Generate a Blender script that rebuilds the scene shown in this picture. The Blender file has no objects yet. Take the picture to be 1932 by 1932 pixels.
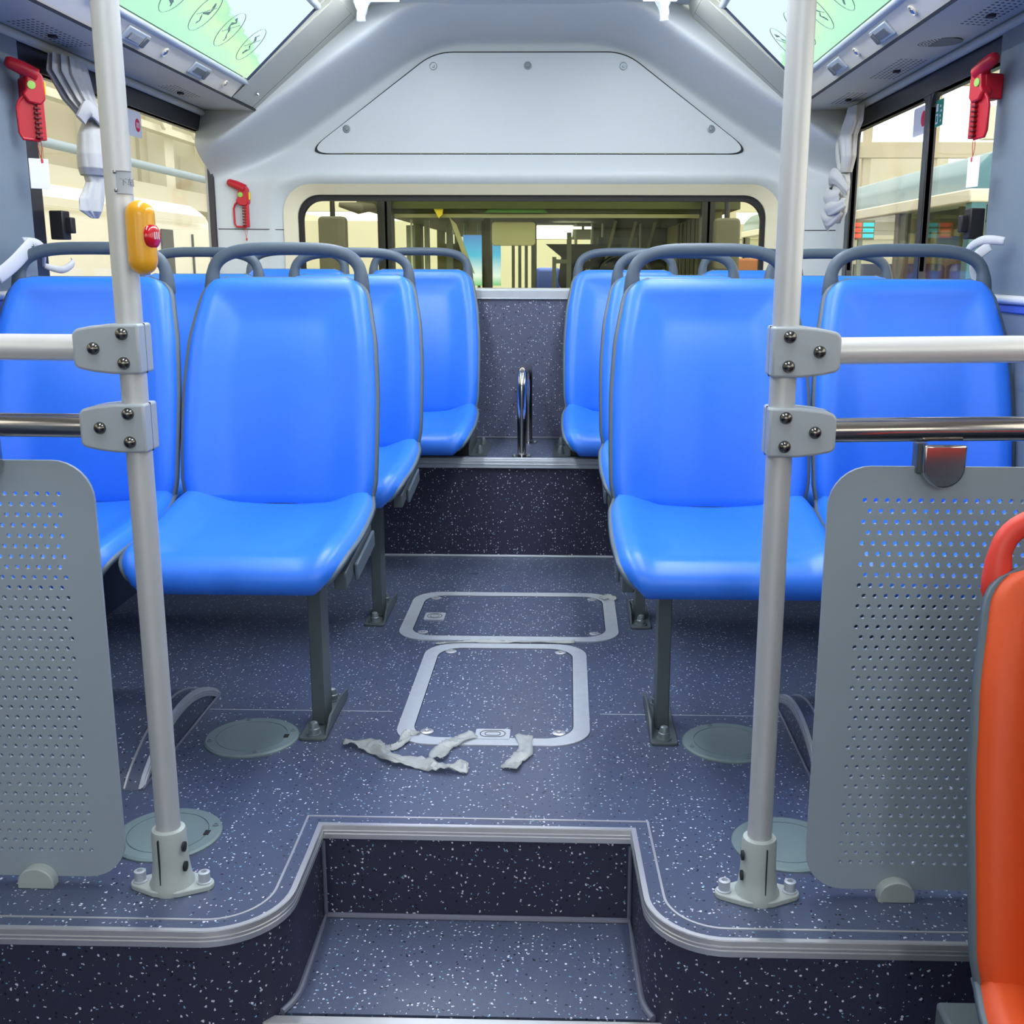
import bpy, bmesh, math, random
from mathutils import Vector, Matrix, Euler
random.seed(7)
PI = math.pi
SC = bpy.context.scene
COL = SC.collection

# ------------------------------------------------------------------ camera, world, exposure
cam_d = bpy.data.cameras.new('camera')
cam = bpy.data.objects.new('camera', cam_d)
COL.objects.link(cam)
SC.camera = cam
_f = 2080.0
_pitch = math.atan(466 / 2080.)
_yaw = math.atan(52 * math.cos(_pitch) / 2080.)
_roll = 0.003
F_ = Vector((-math.sin(_yaw) * math.cos(_pitch), math.cos(_yaw) * math.cos(_pitch), -math.sin(_pitch)))
R0 = Vector((math.cos(_yaw), math.sin(_yaw), 0))
U0 = R0.cross(F_)
R_ = R0 * math.cos(_roll) + U0 * math.sin(_roll)
U_ = R_.cross(F_)
M = Matrix(((R_.x, U_.x, -F_.x, 0.163), (R_.y, U_.y, -F_.y, 0.0), (R_.z, U_.z, -F_.z, 1.0), (0, 0, 0, 1)))
cam.matrix_world = M
cam_d.sensor_width = 36
cam_d.sensor_fit = 'HORIZONTAL'
cam_d.lens = _f / 1932 * 36
cam_d.shift_x = -52 / 1932.
cam_d.clip_start = 0.05
cam_d.clip_end = 200

w = bpy.data.worlds.new('World')
SC.world = w
w.use_nodes = True
w.node_tree.nodes['Background'].inputs[0].default_value = (1.0, 0.965, 0.84, 1)
w.node_tree.nodes['Background'].inputs[1].default_value = 2.1

SC.view_settings.view_transform = 'Standard'
SC.view_settings.look = 'None'
SC.view_settings.exposure = 0.1
SC.view_settings.gamma = 1
SC.view_settings.use_curve_mapping = False
LED_STRENGTH = 25.0

# ------------------------------------------------------------------ materials
def lin(c):
    return tuple((x / 255 / 12.92 if x / 255 <= .04045 else ((x / 255 + .055) / 1.055) ** 2.4) for x in c)

MATS = {}
def mat(name, col, rough=.5, metal=0., spec=.5, noise=.04, scale=30, bump=0., coat=0., alpha=1., trans=0.):
    m = bpy.data.materials.new(name)
    m.use_nodes = True
    nt = m.node_tree
    b = nt.nodes['Principled BSDF']
    b.inputs['Roughness'].default_value = rough
    b.inputs['Metallic'].default_value = metal
    b.inputs['Specular IOR Level'].default_value = spec
    b.inputs['Coat Weight'].default_value = coat
    b.inputs['Coat Roughness'].default_value = .1
    b.inputs['Alpha'].default_value = alpha
    b.inputs['Transmission Weight'].default_value = trans
    tc = nt.nodes.new('ShaderNodeTexCoord')
    n = nt.nodes.new('ShaderNodeTexNoise')
    n.inputs['Scale'].default_value = scale
    n.inputs['Detail'].default_value = 4
    nt.links.new(tc.outputs['Object'], n.inputs['Vector'])
    mx = nt.nodes.new('ShaderNodeMix'); mx.data_type = 'RGBA'
    c = lin(col)
    mx.inputs[6].default_value = (*[max(0, x * (1 - noise)) for x in c], 1)
    mx.inputs[7].default_value = (*[min(1, x * (1 + noise)) for x in c], 1)
    nt.links.new(n.outputs['Fac'], mx.inputs[0])
    nt.links.new(mx.outputs[2], b.inputs['Base Color'])
    if bump:
        n2 = nt.nodes.new('ShaderNodeTexNoise')
        n2.inputs['Scale'].default_value = 900
        nt.links.new(tc.outputs['Object'], n2.inputs['Vector'])
        bp = nt.nodes.new('ShaderNodeBump')
        bp.inputs['Strength'].default_value = bump
        bp.inputs['Distance'].default_value = .001
        nt.links.new(n2.outputs['Fac'], bp.inputs['Height'])
        nt.links.new(bp.outputs['Normal'], b.inputs['Normal'])
    MATS[name] = m
    return m

def emit(name, col, strength):
    m = bpy.data.materials.new(name)
    m.use_nodes = True
    nt = m.node_tree
    nt.nodes.remove(nt.nodes['Principled BSDF'])
    e = nt.nodes.new('ShaderNodeEmission')
    e.inputs[0].default_value = (*lin(col), 1)
    e.inputs[1].default_value = strength
    nt.links.new(e.outputs[0], nt.nodes['Material Output'].inputs[0])
    MATS[name] = m
    return m

def speckle(name, col, rough=.33, spec=.5):
    """vinyl floor covering with scattered white, blue and dark flakes"""
    m = bpy.data.materials.new(name)
    m.use_nodes = True
    nt = m.node_tree
    L = nt.links.new
    b = nt.nodes['Principled BSDF']
    b.inputs['Specular IOR Level'].default_value = spec
    tc = nt.nodes.new('ShaderNodeTexCoord')
    nz = nt.nodes.new('ShaderNodeTexNoise'); nz.inputs['Scale'].default_value = 260; nz.inputs['Detail'].default_value = 1
    L(tc.outputs['Object'], nz.inputs['Vector'])
    sub = nt.nodes.new('ShaderNodeVectorMath'); sub.operation = 'MULTIPLY_ADD'
    sub.inputs[1].default_value = (.006, .006, .006)
    L(nz.outputs['Color'], sub.inputs[0]); L(tc.outputs['Object'], sub.inputs[2])
    base = nt.nodes.new('ShaderNodeMix'); base.data_type = 'RGBA'
    n2 = nt.nodes.new('ShaderNodeTexNoise'); n2.inputs['Scale'].default_value = 500; n2.inputs['Detail'].default_value = 2
    L(tc.outputs['Object'], n2.inputs['Vector'])
    c = lin(col)
    base.inputs[6].default_value = (*[x * .75 for x in c], 1)
    base.inputs[7].default_value = (*[x * 1.25 for x in c], 1)
    L(n2.outputs['Fac'], base.inputs[0])
    cur = base.outputs[2]
    for (sc, thr, keep, colr) in ((120, .22, .66, (225, 228, 240)), (75, .165, .72, (215, 225, 245)),
                                  (100, .17, .7, (120, 175, 205)), (90, .2, .62, (28, 30, 45))):
        v = nt.nodes.new('ShaderNodeTexVoronoi'); v.inputs['Scale'].default_value = sc
        off = nt.nodes.new('ShaderNodeVectorMath'); off.inputs[1].default_value = (sc * .013, sc * .031, sc * .0071)
        L(sub.outputs[0], off.inputs[0]); L(off.outputs[0], v.inputs['Vector'])
        lt = nt.nodes.new('ShaderNodeMath'); lt.operation = 'LESS_THAN'; lt.inputs[1].default_value = thr
        L(v.outputs['Distance'], lt.inputs[0])
        sp = nt.nodes.new('ShaderNodeSeparateColor'); L(v.outputs['Color'], sp.inputs[0])
        gt = nt.nodes.new('ShaderNodeMath'); gt.operation = 'GREATER_THAN'; gt.inputs[1].default_value = keep
        L(sp.outputs[0], gt.inputs[0])
        mu = nt.nodes.new('ShaderNodeMath'); mu.operation = 'MULTIPLY'
        L(lt.outputs[0], mu.inputs[0]); L(gt.outputs[0], mu.inputs[1])
        mx = nt.nodes.new('ShaderNodeMix'); mx.data_type = 'RGBA'
        L(mu.outputs[0], mx.inputs[0]); L(cur, mx.inputs[6]); mx.inputs[7].default_value = (*lin(colr), 1)
        cur = mx.outputs[2]
    L(cur, b.inputs['Base Color'])
    n3 = nt.nodes.new('ShaderNodeTexNoise'); n3.inputs['Scale'].default_value = 5
    L(tc.outputs['Object'], n3.inputs['Vector'])
    mr = nt.nodes.new('ShaderNodeMapRange'); mr.inputs[3].default_value = rough - .07; mr.inputs[4].default_value = rough + .12
    L(n3.outputs['Fac'], mr.inputs[0]); L(mr.outputs[0], b.inputs['Roughness'])
    bp = nt.nodes.new('ShaderNodeBump'); bp.inputs['Strength'].default_value = .12; bp.inputs['Distance'].default_value = .001
    L(n2.outputs['Fac'], bp.inputs['Height']); L(bp.outputs['Normal'], b.inputs['Normal'])
    MATS[name] = m
    return m

def glass(name, tint=(1, 1, 1), refl=.015):
    m = bpy.data.materials.new(name)
    m.use_nodes = True
    nt = m.node_tree
    nt.nodes.remove(nt.nodes['Principled BSDF'])
    t = nt.nodes.new('ShaderNodeBsdfTransparent'); t.inputs[0].default_value = (*tint, 1)
    g = nt.nodes.new('ShaderNodeBsdfGlossy'); g.inputs['Roughness'].default_value = .02
    lw = nt.nodes.new('ShaderNodeLayerWeight'); lw.inputs[0].default_value = .5
    pw = nt.nodes.new('ShaderNodeMath'); pw.operation = 'POWER'; pw.inputs[1].default_value = 4
    fr = nt.nodes.new('ShaderNodeMath'); fr.operation = 'MULTIPLY_ADD'; fr.inputs[1].default_value = .35; fr.inputs[2].default_value = refl
    nt.links.new(lw.outputs['Facing'], pw.inputs[0]); nt.links.new(pw.outputs[0], fr.inputs[0])
    mx = nt.nodes.new('ShaderNodeMixShader')
    nt.links.new(fr.outputs[0], mx.inputs[0]); nt.links.new(t.outputs[0], mx.inputs[1]); nt.links.new(g.outputs[0], mx.inputs[2])
    nt.links.new(mx.outputs[0], nt.nodes['Material Output'].inputs[0])
    MATS[name] = m
    return m

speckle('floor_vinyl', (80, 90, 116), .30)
speckle('riser_vinyl_shaded', (56, 57, 80), .45, .3)  # floor vinyl with the risers' shade put into a darker base colour
speckle('back_vinyl', (92, 98, 126), .42)
mat('blue_pad', (46, 126, 248), .38, spec=.6, noise=.02, bump=.12)
mat('orange_pad', (226, 84, 30), .5, noise=.03, bump=.3)
mat('coral_plastic', (235, 70, 55), .45)
mat('seat_shell', (92, 108, 120), .45)
mat('handle_grey', (78, 94, 110), .5)
mat('steel_painted', (84, 94, 98), .38)
mat('bolt_grey', (130, 142, 148), .35, metal=.4)
mat('wall_plastic', (198, 206, 210), .5, noise=.015, scale=4)
mat('cream_plastic', (222, 216, 190), .5, noise=.02)
mat('panel_plate', (200, 208, 214), .42, noise=.015, scale=5)
mat('cove_grey', (180, 182, 172), .48, noise=.03, scale=8)
mat('fascia_silver', (226, 220, 202), .38, metal=.15, noise=.03)
mat('dark_gap', (30, 34, 40), .7)
mat('black_rubber', (22, 22, 28), .5)
mat('window_black', (30, 32, 44), .3)
mat('pillar_grey', (112, 126, 138), .5)
mat('lower_panel', (52, 62, 92), .45)
mat('pole_silver', (208, 212, 214), .42, metal=.35, noise=.03)
mat('bar_silver', (238, 240, 240), .3, metal=.3, noise=.02)
mat('stainless', (205, 200, 195), .16, metal=1., noise=.05)
mat('clamp_grey', (172, 182, 190), .35, noise=.02)
mat('chrome', (190, 190, 190), .15, metal=1.)
mat('dark_chrome', (120, 118, 114), .22, metal=1.)
mat('base_grey', (178, 188, 186), .42)
mat('perf_panel', (160, 174, 184), .42, noise=.02, scale=10)
mat('alu', (205, 207, 212), .38, metal=.7, noise=.02, scale=20)
mat('alu_matt', (190, 198, 208), .4, metal=.25, noise=.08, scale=40)
mat('cover_green', (120, 140, 144), .45)
mat('weld_grey', (110, 114, 134), .45)
mat('red_plastic', (190, 24, 44), .38)
mat('dark_red', (110, 12, 24), .5)
mat('lime', (150, 200, 90), .4)
mat('yellow', (228, 200, 50), .45)
mat('button_yellow', (240, 172, 32), .28, coat=.4, noise=.02)
mat('button_red', (205, 16, 36), .2, coat=.6)
mat('white_card', (232, 234, 242), .6)
mat('curtain', (184, 186, 188), .85, noise=.06, scale=60, bump=.5)
mat('strap_white', (186, 190, 198), .6)
mat('tape_grey', (196, 202, 202), .25, noise=.15, scale=60, alpha=.6)
mat('plastic_bag', (196, 206, 214), .12, alpha=.42, noise=.1, scale=60)
mat('print_grey', (120, 148, 134), .7)
mat('sign_green', (24, 140, 120), .6)
mat('sign_red', (225, 40, 90), .6)
mat('etched', (130, 136, 146), .6)
mat('tread_dark', (36, 40, 48), .6)
mat('vent_slat', (92, 98, 102), .45)
# outdoors
mat('concrete', (170, 165, 150), .8, noise=.15, scale=2)
mat('hall_white', (226, 224, 205), .7, noise=.04, scale=2)
mat('hall_wall', (196, 194, 172), .8, noise=.05, scale=1)
mat('hall_beige', (196, 190, 166), .8)
mat('pipe_blue', (150, 172, 190), .5)
mat('van_white', (240, 238, 222), .35)
mat('teal_paint', (58, 126, 142), .3, coat=.3)
mat('teal_light', (176, 206, 210), .3)
mat('dark_olive', (66, 72, 36), .6, noise=.3, scale=3)
mat('olive_mid', (128, 126, 66), .6, noise=.3, scale=4)
mat('visor_olive', (170, 168, 130), .6)
mat('mirror_back', (92, 92, 72), .5, noise=.2, scale=6)
mat('post_green', (150, 160, 140), .4)
mat('bus_black', (34, 38, 38), .4)
mat('leaf_green', (70, 130, 50), .6)
mat('brick_orange', (196, 130, 92), .8, noise=.1)
mat('seat_far_blue', (60, 90, 190), .6)
glass('pane')
glass('windshield', (.965, .98, .92), .006)
emit('led_white', (246, 250, 255), LED_STRENGTH)
emit('leak_warm', (255, 250, 240), 2.2)  # glow for the light leaking out below the poster box
emit('sign_led_red', (255, 90, 60), 1.6)
emit('sign_led_cyan', (70, 220, 225), 1.3)
emit('lamp_orange', (255, 190, 70), 1.8)
emit('shelter_strip', (255, 252, 235), 7.0)

def ad_material():
    """backlit print: pale sky above green hills"""
    m = bpy.data.materials.new('ad_print')
    m.use_nodes = True
    nt = m.node_tree; L = nt.links.new
    nt.nodes.remove(nt.nodes['Principled BSDF'])
    tc = nt.nodes.new('ShaderNodeTexCoord')
    sp = nt.nodes.new('ShaderNodeSeparateXYZ'); L(tc.outputs['UV'], sp.inputs[0])
    n = nt.nodes.new('ShaderNodeTexNoise'); n.inputs['Scale'].default_value = 7; n.inputs['Detail'].default_value = 5
    L(tc.outputs['UV'], n.inputs['Vector'])
    # hill line: v < .30 + .22*(1-u) + noise
    def math_(op, a, b_):
        q = nt.nodes.new('ShaderNodeMath'); q.operation = op
        for i, x in enumerate((a, b_)):
            if isinstance(x, (int, float)): q.inputs[i].default_value = x
            else: L(x, q.inputs[i])
        return q.outputs[0]
    line = math_('MULTIPLY_ADD', sp.outputs[0], -.52); line.node.inputs[2].default_value = .76
    line2 = math_('ADD', line, math_('MULTIPLY', math_('SUBTRACT', n.outputs['Fac'], .5), .32))
    d = math_('SUBTRACT', line2, sp.outputs[1])
    edge = nt.nodes.new('ShaderNodeMapRange'); L(d, edge.inputs[0]); edge.inputs[1].default_value = -.01; edge.inputs[2].default_value = .02
    ramp = nt.nodes.new('ShaderNodeValToRGB')
    ramp.color_ramp.elements[0].position = 0; ramp.color_ramp.elements[0].color = (*lin((160, 236, 196)), 1)
    ramp.color_ramp.elements[1].position = 1; ramp.color_ramp.elements[1].color = (*lin((186, 246, 214)), 1)
    e = ramp.color_ramp.elements.new(.35); e.color = (*lin((214, 254, 205)), 1)
    e = ramp.color_ramp.elements.new(.6); e.color = (*lin((200, 251, 214)), 1)
    dd = nt.nodes.new('ShaderNodeMapRange'); L(math_('ADD', d, math_('MULTIPLY', n.outputs['Fac'], .12)), dd.inputs[0]); dd.inputs[1].default_value = 0; dd.inputs[2].default_value = .6
    L(dd.outputs[0], ramp.inputs[0])
    mx = nt.nodes.new('ShaderNodeMix'); mx.data_type = 'RGBA'
    L(edge.outputs[0], mx.inputs[0]); mx.inputs[6].default_value = (*lin((226, 252, 255)), 1); L(ramp.outputs[0], mx.inputs[7])
    em = nt.nodes.new('ShaderNodeEmission'); L(mx.outputs[2], em.inputs[0]); em.inputs[1].default_value = 1.0
    L(em.outputs[0], nt.nodes['Material Output'].inputs[0])
    MATS['ad_print'] = m
ad_material()

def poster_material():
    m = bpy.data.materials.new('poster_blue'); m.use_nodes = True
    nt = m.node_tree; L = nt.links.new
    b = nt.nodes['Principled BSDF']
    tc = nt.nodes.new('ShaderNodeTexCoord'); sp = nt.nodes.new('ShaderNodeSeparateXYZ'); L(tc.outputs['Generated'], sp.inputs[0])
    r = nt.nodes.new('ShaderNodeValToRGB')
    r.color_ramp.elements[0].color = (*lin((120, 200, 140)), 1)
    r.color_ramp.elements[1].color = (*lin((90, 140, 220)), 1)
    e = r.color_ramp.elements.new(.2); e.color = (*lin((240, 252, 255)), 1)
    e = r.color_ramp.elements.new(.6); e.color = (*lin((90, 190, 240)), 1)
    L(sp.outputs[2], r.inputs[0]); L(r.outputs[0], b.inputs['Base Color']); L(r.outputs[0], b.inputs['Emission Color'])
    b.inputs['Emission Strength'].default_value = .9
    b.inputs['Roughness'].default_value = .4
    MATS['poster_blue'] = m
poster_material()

# ------------------------------------------------------------------ mesh helpers
class MB:
    def __init__(s): s.v = []; s.f = []
    def add(s, vs, fs):
        o = len(s.v)
        s.v += [tuple(x) for x in vs]
        s.f += [tuple(i + o for i in f) for f in fs]
        return s
    def box(s, x0, x1, y0, y1, z0, z1, rot=None, at=None):
        vs = [Vector((x, y, z)) for x in (x0, x1) for y in (y0, y1) for z in (z0, z1)]
        if rot is not None:
            e = Euler(rot).to_matrix()
            c = Vector(at) if at else Vector(((x0 + x1) / 2, (y0 + y1) / 2, (z0 + z1) / 2))
            vs = [c + e @ (v - c) for v in vs]
        return s.add(vs, [(0, 1, 3, 2), (4, 6, 7, 5), (0, 4, 5, 1), (2, 3, 7, 6), (0, 2, 6, 4), (1, 5, 7, 3)])
    def tube(s, path, r, n=12, caps=True, closed=False, flat=None):
        """path of points; r a number or list; flat = (squash factor, up vector)"""
        P = [Vector(p) for p in path]
        m = len(P)
        rs = r if isinstance(r, (list, tuple)) else [r] * m
        T = []
        for i in range(m):
            if closed: t = P[(i + 1) % m] - P[i - 1]
            else: t = P[min(i + 1, m - 1)] - P[max(i - 1, 0)]
            T.append(t.normalized())
        up = Vector((0, 0, 1)) if abs(T[0].z) < .9 else Vector((0, 1, 0))
        if flat: up = Vector(flat[1])
        nrm = (up - T[0] * up.dot(T[0])).normalized()
        vs = []
        for i in range(m):
            if flat: nrm = (up - T[i] * up.dot(T[i])).normalized()
            else:
                nrm = (nrm - T[i] * nrm.dot(T[i])).normalized()
            b = T[i].cross(nrm)
            for k in range(n):
                a = 2 * PI * k / n
                sq = flat[0] if flat else 1
                vs.append(P[i] + (nrm * math.cos(a) * sq + b * math.sin(a)) * rs[i])
        fs = []
        for i in range(m if closed else m - 1):
            j = (i + 1) % m
            for k in range(n):
                k2 = (k + 1) % n
                fs.append((i * n + k, i * n + k2, j * n + k2, j * n + k))
        if caps and not closed:
            fs.append(tuple(range(n - 1, -1, -1)))
            fs.append(tuple((m - 1) * n + k for k in range(n)))
        return s.add(vs, fs)
    def lathe(s, prof, c=(0, 0, 0), n=20, axis='z', flip=1):
        """prof list of (radius, height) along axis"""
        c = Vector(c); vs = []
        for (r, h) in prof:
            for k in range(n):
                a = 2 * PI * k / n
                x, y = r * math.cos(a), r * math.sin(a)
                p = {'z': (x, y, h * flip), 'x': (h * flip, x, y), 'y': (x, h * flip, y)}[axis]
                vs.append(c + Vector(p))
        fs = []
        for i in range(len(prof) - 1):
            for k in range(n):
                k2 = (k + 1) % n
                fs.append((i * n + k, i * n + k2, (i + 1) * n + k2, (i + 1) * n + k))
        fs.append(tuple(range(n - 1, -1, -1)))
        fs.append(tuple((len(prof) - 1) * n + k for k in range(n)))
        return s.add(vs, fs)
    def prism(s, pts, a0, a1, plane='xz'):
        """2d outline extruded along the remaining axis"""
        n = len(pts); vs = []
        for a in (a0, a1):
            for (p, q) in pts:
                vs.append({'xz': (p, a, q), 'xy': (p, q, a), 'yz': (a, p, q)}[plane])
        fs = [tuple(range(n)), tuple(range(2 * n - 1, n - 1, -1))]
        for i in range(n):
            j = (i + 1) % n
            fs.append((i, i + n, j + n, j))
        return s.add(vs, fs)
    def ring(s, outer, inner, a0, a1, plane='xy'):
        """frame between two outlines of equal point count"""
        n = len(outer); vs = []
        mk = lambda p, q, a: {'xz': (p, a, q), 'xy': (p, q, a), 'yz': (a, p, q)}[plane]
        for a in (a0, a1):
            for (p, q) in outer: vs.append(mk(p, q, a))
            for (p, q) in inner: vs.append(mk(p, q, a))
        fs = []
        for i in range(n):
            j = (i + 1) % n
            fs.append((i, j, n + j, n + i))
            fs.append((2 * n + i, 3 * n + i, 3 * n + j, 2 * n + j))
            fs.append((i, 2 * n + i, 2 * n + j, j))
            fs.append((n + i, n + j, 3 * n + j, 3 * n + i))
        return s.add(vs, fs)
    def grid(s, pts):
        """rows of points"""
        r, c = len(pts), len(pts[0])
        vs = [p for row in pts for p in row]
        return s.add(vs, [(i * c + j, i * c + j + 1, (i + 1) * c + j + 1, (i + 1) * c + j) for i in range(r - 1) for j in range(c - 1)])

def link(name, mb, m, parent=None, smooth=40, bevel=0, seg=2, solid=0, world=True):
    me = bpy.data.meshes.new(name)
    me.from_pydata(mb.v, [], mb.f)
    me.update()
    bm = bmesh.new(); bm.from_mesh(me)
    bmesh.ops.recalc_face_normals(bm, faces=bm.faces)
    bm.to_mesh(me); bm.free()
    me.materials.append(MATS[m])
    if smooth:
        me.shade_smooth()
        me.set_sharp_from_angle(angle=math.radians(smooth))
    o = bpy.data.objects.new(name, me)
    COL.objects.link(o)
    if bevel:
        b = o.modifiers.new('bevel', 'BEVEL'); b.width = bevel; b.segments = seg; b.limit_method = 'ANGLE'; b.angle_limit = .6
        b.harden_normals = False
    if solid:
        q = o.modifiers.new('solid', 'SOLIDIFY'); q.thickness = solid; q.offset = 0
    if parent is not None:
        o.parent = parent
        if world:                                     # coordinates were given in world space
            loc = Vector((0, 0, 0)); p = parent
            while p is not None: loc += p.location; p = p.parent
            o.location = -loc
    return o

def thing(name, label, cat, loc=(0, 0, 0), group=None):
    o = bpy.data.objects.new(name, None)
    o.empty_display_size = .05
    COL.objects.link(o)
    o.location = loc
    o['label'] = label; o['category'] = cat
    if group: o['group'] = group
    return o
def tag(o, label, cat, group=None):
    o['label'] = label; o['category'] = cat
    if group: o['group'] = group
    return o
def struct(name, label=None, mb=None, m=None, **k):
    if mb is None:
        o = bpy.data.objects.new(name, None); COL.objects.link(o); o.empty_display_size = .05
    else: o = link(name, mb, m, **k)
    o['kind'] = 'structure'
    if label: o['label'] = label
    return o
def dup(root, loc, label=None, group=None):
    def cp(o, par):
        c = o.copy(); COL.objects.link(c)
        if par is not None: c.parent = par
        for ch in list(o.children): cp(ch, c)
        return c
    r = cp(root, None)
    r.location = loc
    if label: r['label'] = label
    if group: r['group'] = group
    return r

def rrect(x0, x1, y0, y1, r, n=6):
    pts = []
    for cx, cy, a0 in ((x1 - r, y1 - r, 0), (x0 + r, y1 - r, 90), (x0 + r, y0 + r, 180), (x1 - r, y0 + r, 270)):
        for k in range(n + 1):
            a = math.radians(a0 + 90 * k / n)
            pts.append((cx + r * math.cos(a), cy + r * math.sin(a)))
    return pts
def smoothstep(a, b, x):
    t = max(0, min(1, (x - a) / (b - a)))
    return t * t * (3 - 2 * t)
def catmull(P, n=8, closed=False):
    P = [Vector(p) for p in P]; out = []
    m = len(P)
    rng = range(m) if closed else range(m - 1)
    for i in rng:
        if closed: p0, p1, p2, p3 = P[i - 1], P[i], P[(i + 1) % m], P[(i + 2) % m]
        else: p0, p1, p2, p3 = P[max(i - 1, 0)], P[i], P[i + 1], P[min(i + 2, m - 1)]
        for k in range(n):
            t = k / n
            out.append(.5 * ((2 * p1) + (p2 - p0) * t + (2 * p0 - 5 * p1 + 4 * p2 - p3) * t * t + (3 * p1 - p0 - 3 * p2 + p3) * t ** 3))
    if not closed: out.append(P[-1])
    return out

# ------------------------------------------------------------------ levels
XW = 1.17                 # half width between side walls
YF, YR = -4.0, 3.74       # front end, riser of the rear platform
ZP, ZL, ZT = .348, -.42, -.185
YB = 4.2                  # speckled back panel

# plan of the front edge of the raised floor, left wall to right wall
def edge_path():
    P = [(-XW, 1.497), (-.80, 1.497), (-.55, 1.497)]
    for k in range(13):
        a = math.radians(270 + 90 * k / 12)
        P.append((-.397 + .12 * math.cos(a), 1.617 + .12 * math.sin(a)))
    P += [(-.278, 1.72), (-.28, 1.832), (-.1, 1.831), (.1, 1.83), (.29, 1.829), (.294, 1.72)]
    for k in range(13):
        a = math.radians(180 + 90 * k / 12)
        P.append((.418 + .12 * math.cos(a), 1.617 + .12 * math.sin(a)))
    P += [(.60, 1.497), (.85, 1.497), (XW, 1.497)]
    return [Vector((x, y, 0)) for x, y in P]
EP = edge_path()
def offset(path, d):
    """shift a polyline sideways by d (positive: onto the raised floor), mitred"""
    out = []
    for i, p in enumerate(path):
        ns = []
        if i > 0: t = (p - path[i - 1]).normalized(); ns.append(Vector((-t.y, t.x, 0)))
        if i < len(path) - 1: t = (path[i + 1] - p).normalized(); ns.append(Vector((-t.y, t.x, 0)))
        n = sum(ns, Vector((0, 0, 0))).normalized()
        k = n.dot(ns[0])
        out.append(p + n * d / max(k, .5))
    return out
def sweep(path, prof):
    """prof list of (sideways offset, z), closed section"""
    rows = [[Vector((q.x, q.y, z)) for q in offset(path, d)] for d, z in prof]
    mb = MB(); n = len(path); m = len(prof)
    mb.add([v for r in rows for v in r], [(i * n + j, ((i + 1) % m) * n + j, ((i + 1) % m) * n + j + 1, i * n + j + 1) for i in range(m) for j in range(n - 1)])
    return mb

# ------------------------------------------------------------------ floor
floor = struct('floor', 'slate blue speckled vinyl floor of the raised rear section')
mb = MB()
poly = [(p.x, p.y, 0) for p in EP] + [(XW, YR, 0), (-XW, YR, 0)]
mb.add(poly, [tuple(range(len(poly)))])
link('raised_floor', mb, 'floor_vinyl', floor, smooth=0)
mb = MB(); n = len(EP)
mb.add([(p.x, p.y, -.001) for p in EP] + [(p.x, p.y, ZL) for p in EP], [(i, i + 1, n + i + 1, n + i) for i in range(n - 1)])
link('step_riser', mb, 'riser_vinyl_shaded', floor, smooth=50)
mb = MB(); mb.box(-.45, .46, 1.545, 1.9, ZT - .02, ZT)
# clipped inside the riser by the riser faces themselves
tread = [(p.x, p.y) for p in EP if p.y > 1.545]
mb = MB(); mb.prism(tread, ZT - .02, ZT, 'xy')
link('step_tread', mb, 'floor_vinyl', floor, smooth=0)
mb = MB(); mb.box(-.315, .335, 1.527, 1.548, ZT - .03, ZT + .003)
link('tread_nosing', mb, 'alu', floor, bevel=.002)
mb = MB(); mb.box(-.31, .33, 1.53, 1.546, ZL, ZT - .03)
link('tread_riser', mb, 'riser_vinyl_shaded', floor, smooth=0)
mb = MB(); mb.box(-XW, XW, YF, 1.9, ZL - .03, ZL)
link('lower_floor', mb, 'floor_vinyl', floor, smooth=0)
# rear platform and its riser
mb = MB(); mb.box(-XW, XW, YR, 4.4, ZP - .01, ZP)
link('rear_platform', mb, 'floor_vinyl', floor, smooth=0)
mb = MB(); mb.box(-XW, XW, YR, YR + .01, 0, ZP - .012)
link('platform_riser', mb, 'riser_vinyl_shaded', floor, smooth=0)
# welded floor seams
mb = MB(); mb.tube([(-XW, YR - .002, .003), (XW, YR - .002, .003)], .005, 8)
link('weld_seam', mb, 'alu_matt', floor)
mb = MB()
fl = [p for p in offset(EP, -.004) if p.y > 1.55]
mb.tube([Vector((p.x, p.y, ZT + .003)) for p in fl], .006, 8)
link('weld_seam', mb, 'weld_grey', floor)
mb = MB()
for x in (-.276, .286): mb.tube([(x, 1.826, ZT), (x, 1.826, -.03)], .004, 8)
link('corner_weld', mb, 'weld_grey', floor)
mb = MB()
for x0, x1 in ((-XW, -.23), (.245, XW)): mb.box(x0, x1, 2.356, 2.3585, 0, .0006)
link('floor_seam', mb, 'alu_matt', floor, smooth=0)

# metal step edging
t1 = struct('trim_1', 'ribbed aluminium nosing along the curved front edge of the raised floor')
link('nosing_face', sweep(EP, [(.003, .0015), (-.004, .0015), (-.005, -.006), (-.0035, -.0075), (-.005, -.009), (-.005, -.0125), (-.0035, -.014), (-.005, -.0155), (-.005, -.0245), (-.003, -.026), (.001, -.026)]), 'alu', t1, smooth=35)
link('nosing_lip', sweep(EP, [(.005, .0025), (-.003, .0025), (-.003, 0), (.005, 0)]), 'alu', t1, smooth=35)
link('nosing_insert', sweep(EP, [(.027, .0012), (.005, .0012), (.005, 0), (.027, 0)]), 'floor_vinyl', t1, smooth=35)
link('nosing_edge_line', sweep(EP, [(.031, .0025), (.027, .0025), (.027, 0), (.031, 0)]), 'alu', t1, smooth=35)
mb = MB(); mb.box(-XW, XW, YR - .014, YR + .012, ZP - .004, ZP + .004)
mb.box(-XW, XW, YR - .016, YR, ZP - .03, ZP - .002)
mb.box(-XW, XW, YR - .018, YR, ZP - .018, ZP - .014)
struct('trim_2', 'aluminium edging along the front of the rear platform', mb, 'alu_matt', bevel=.002)

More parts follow.
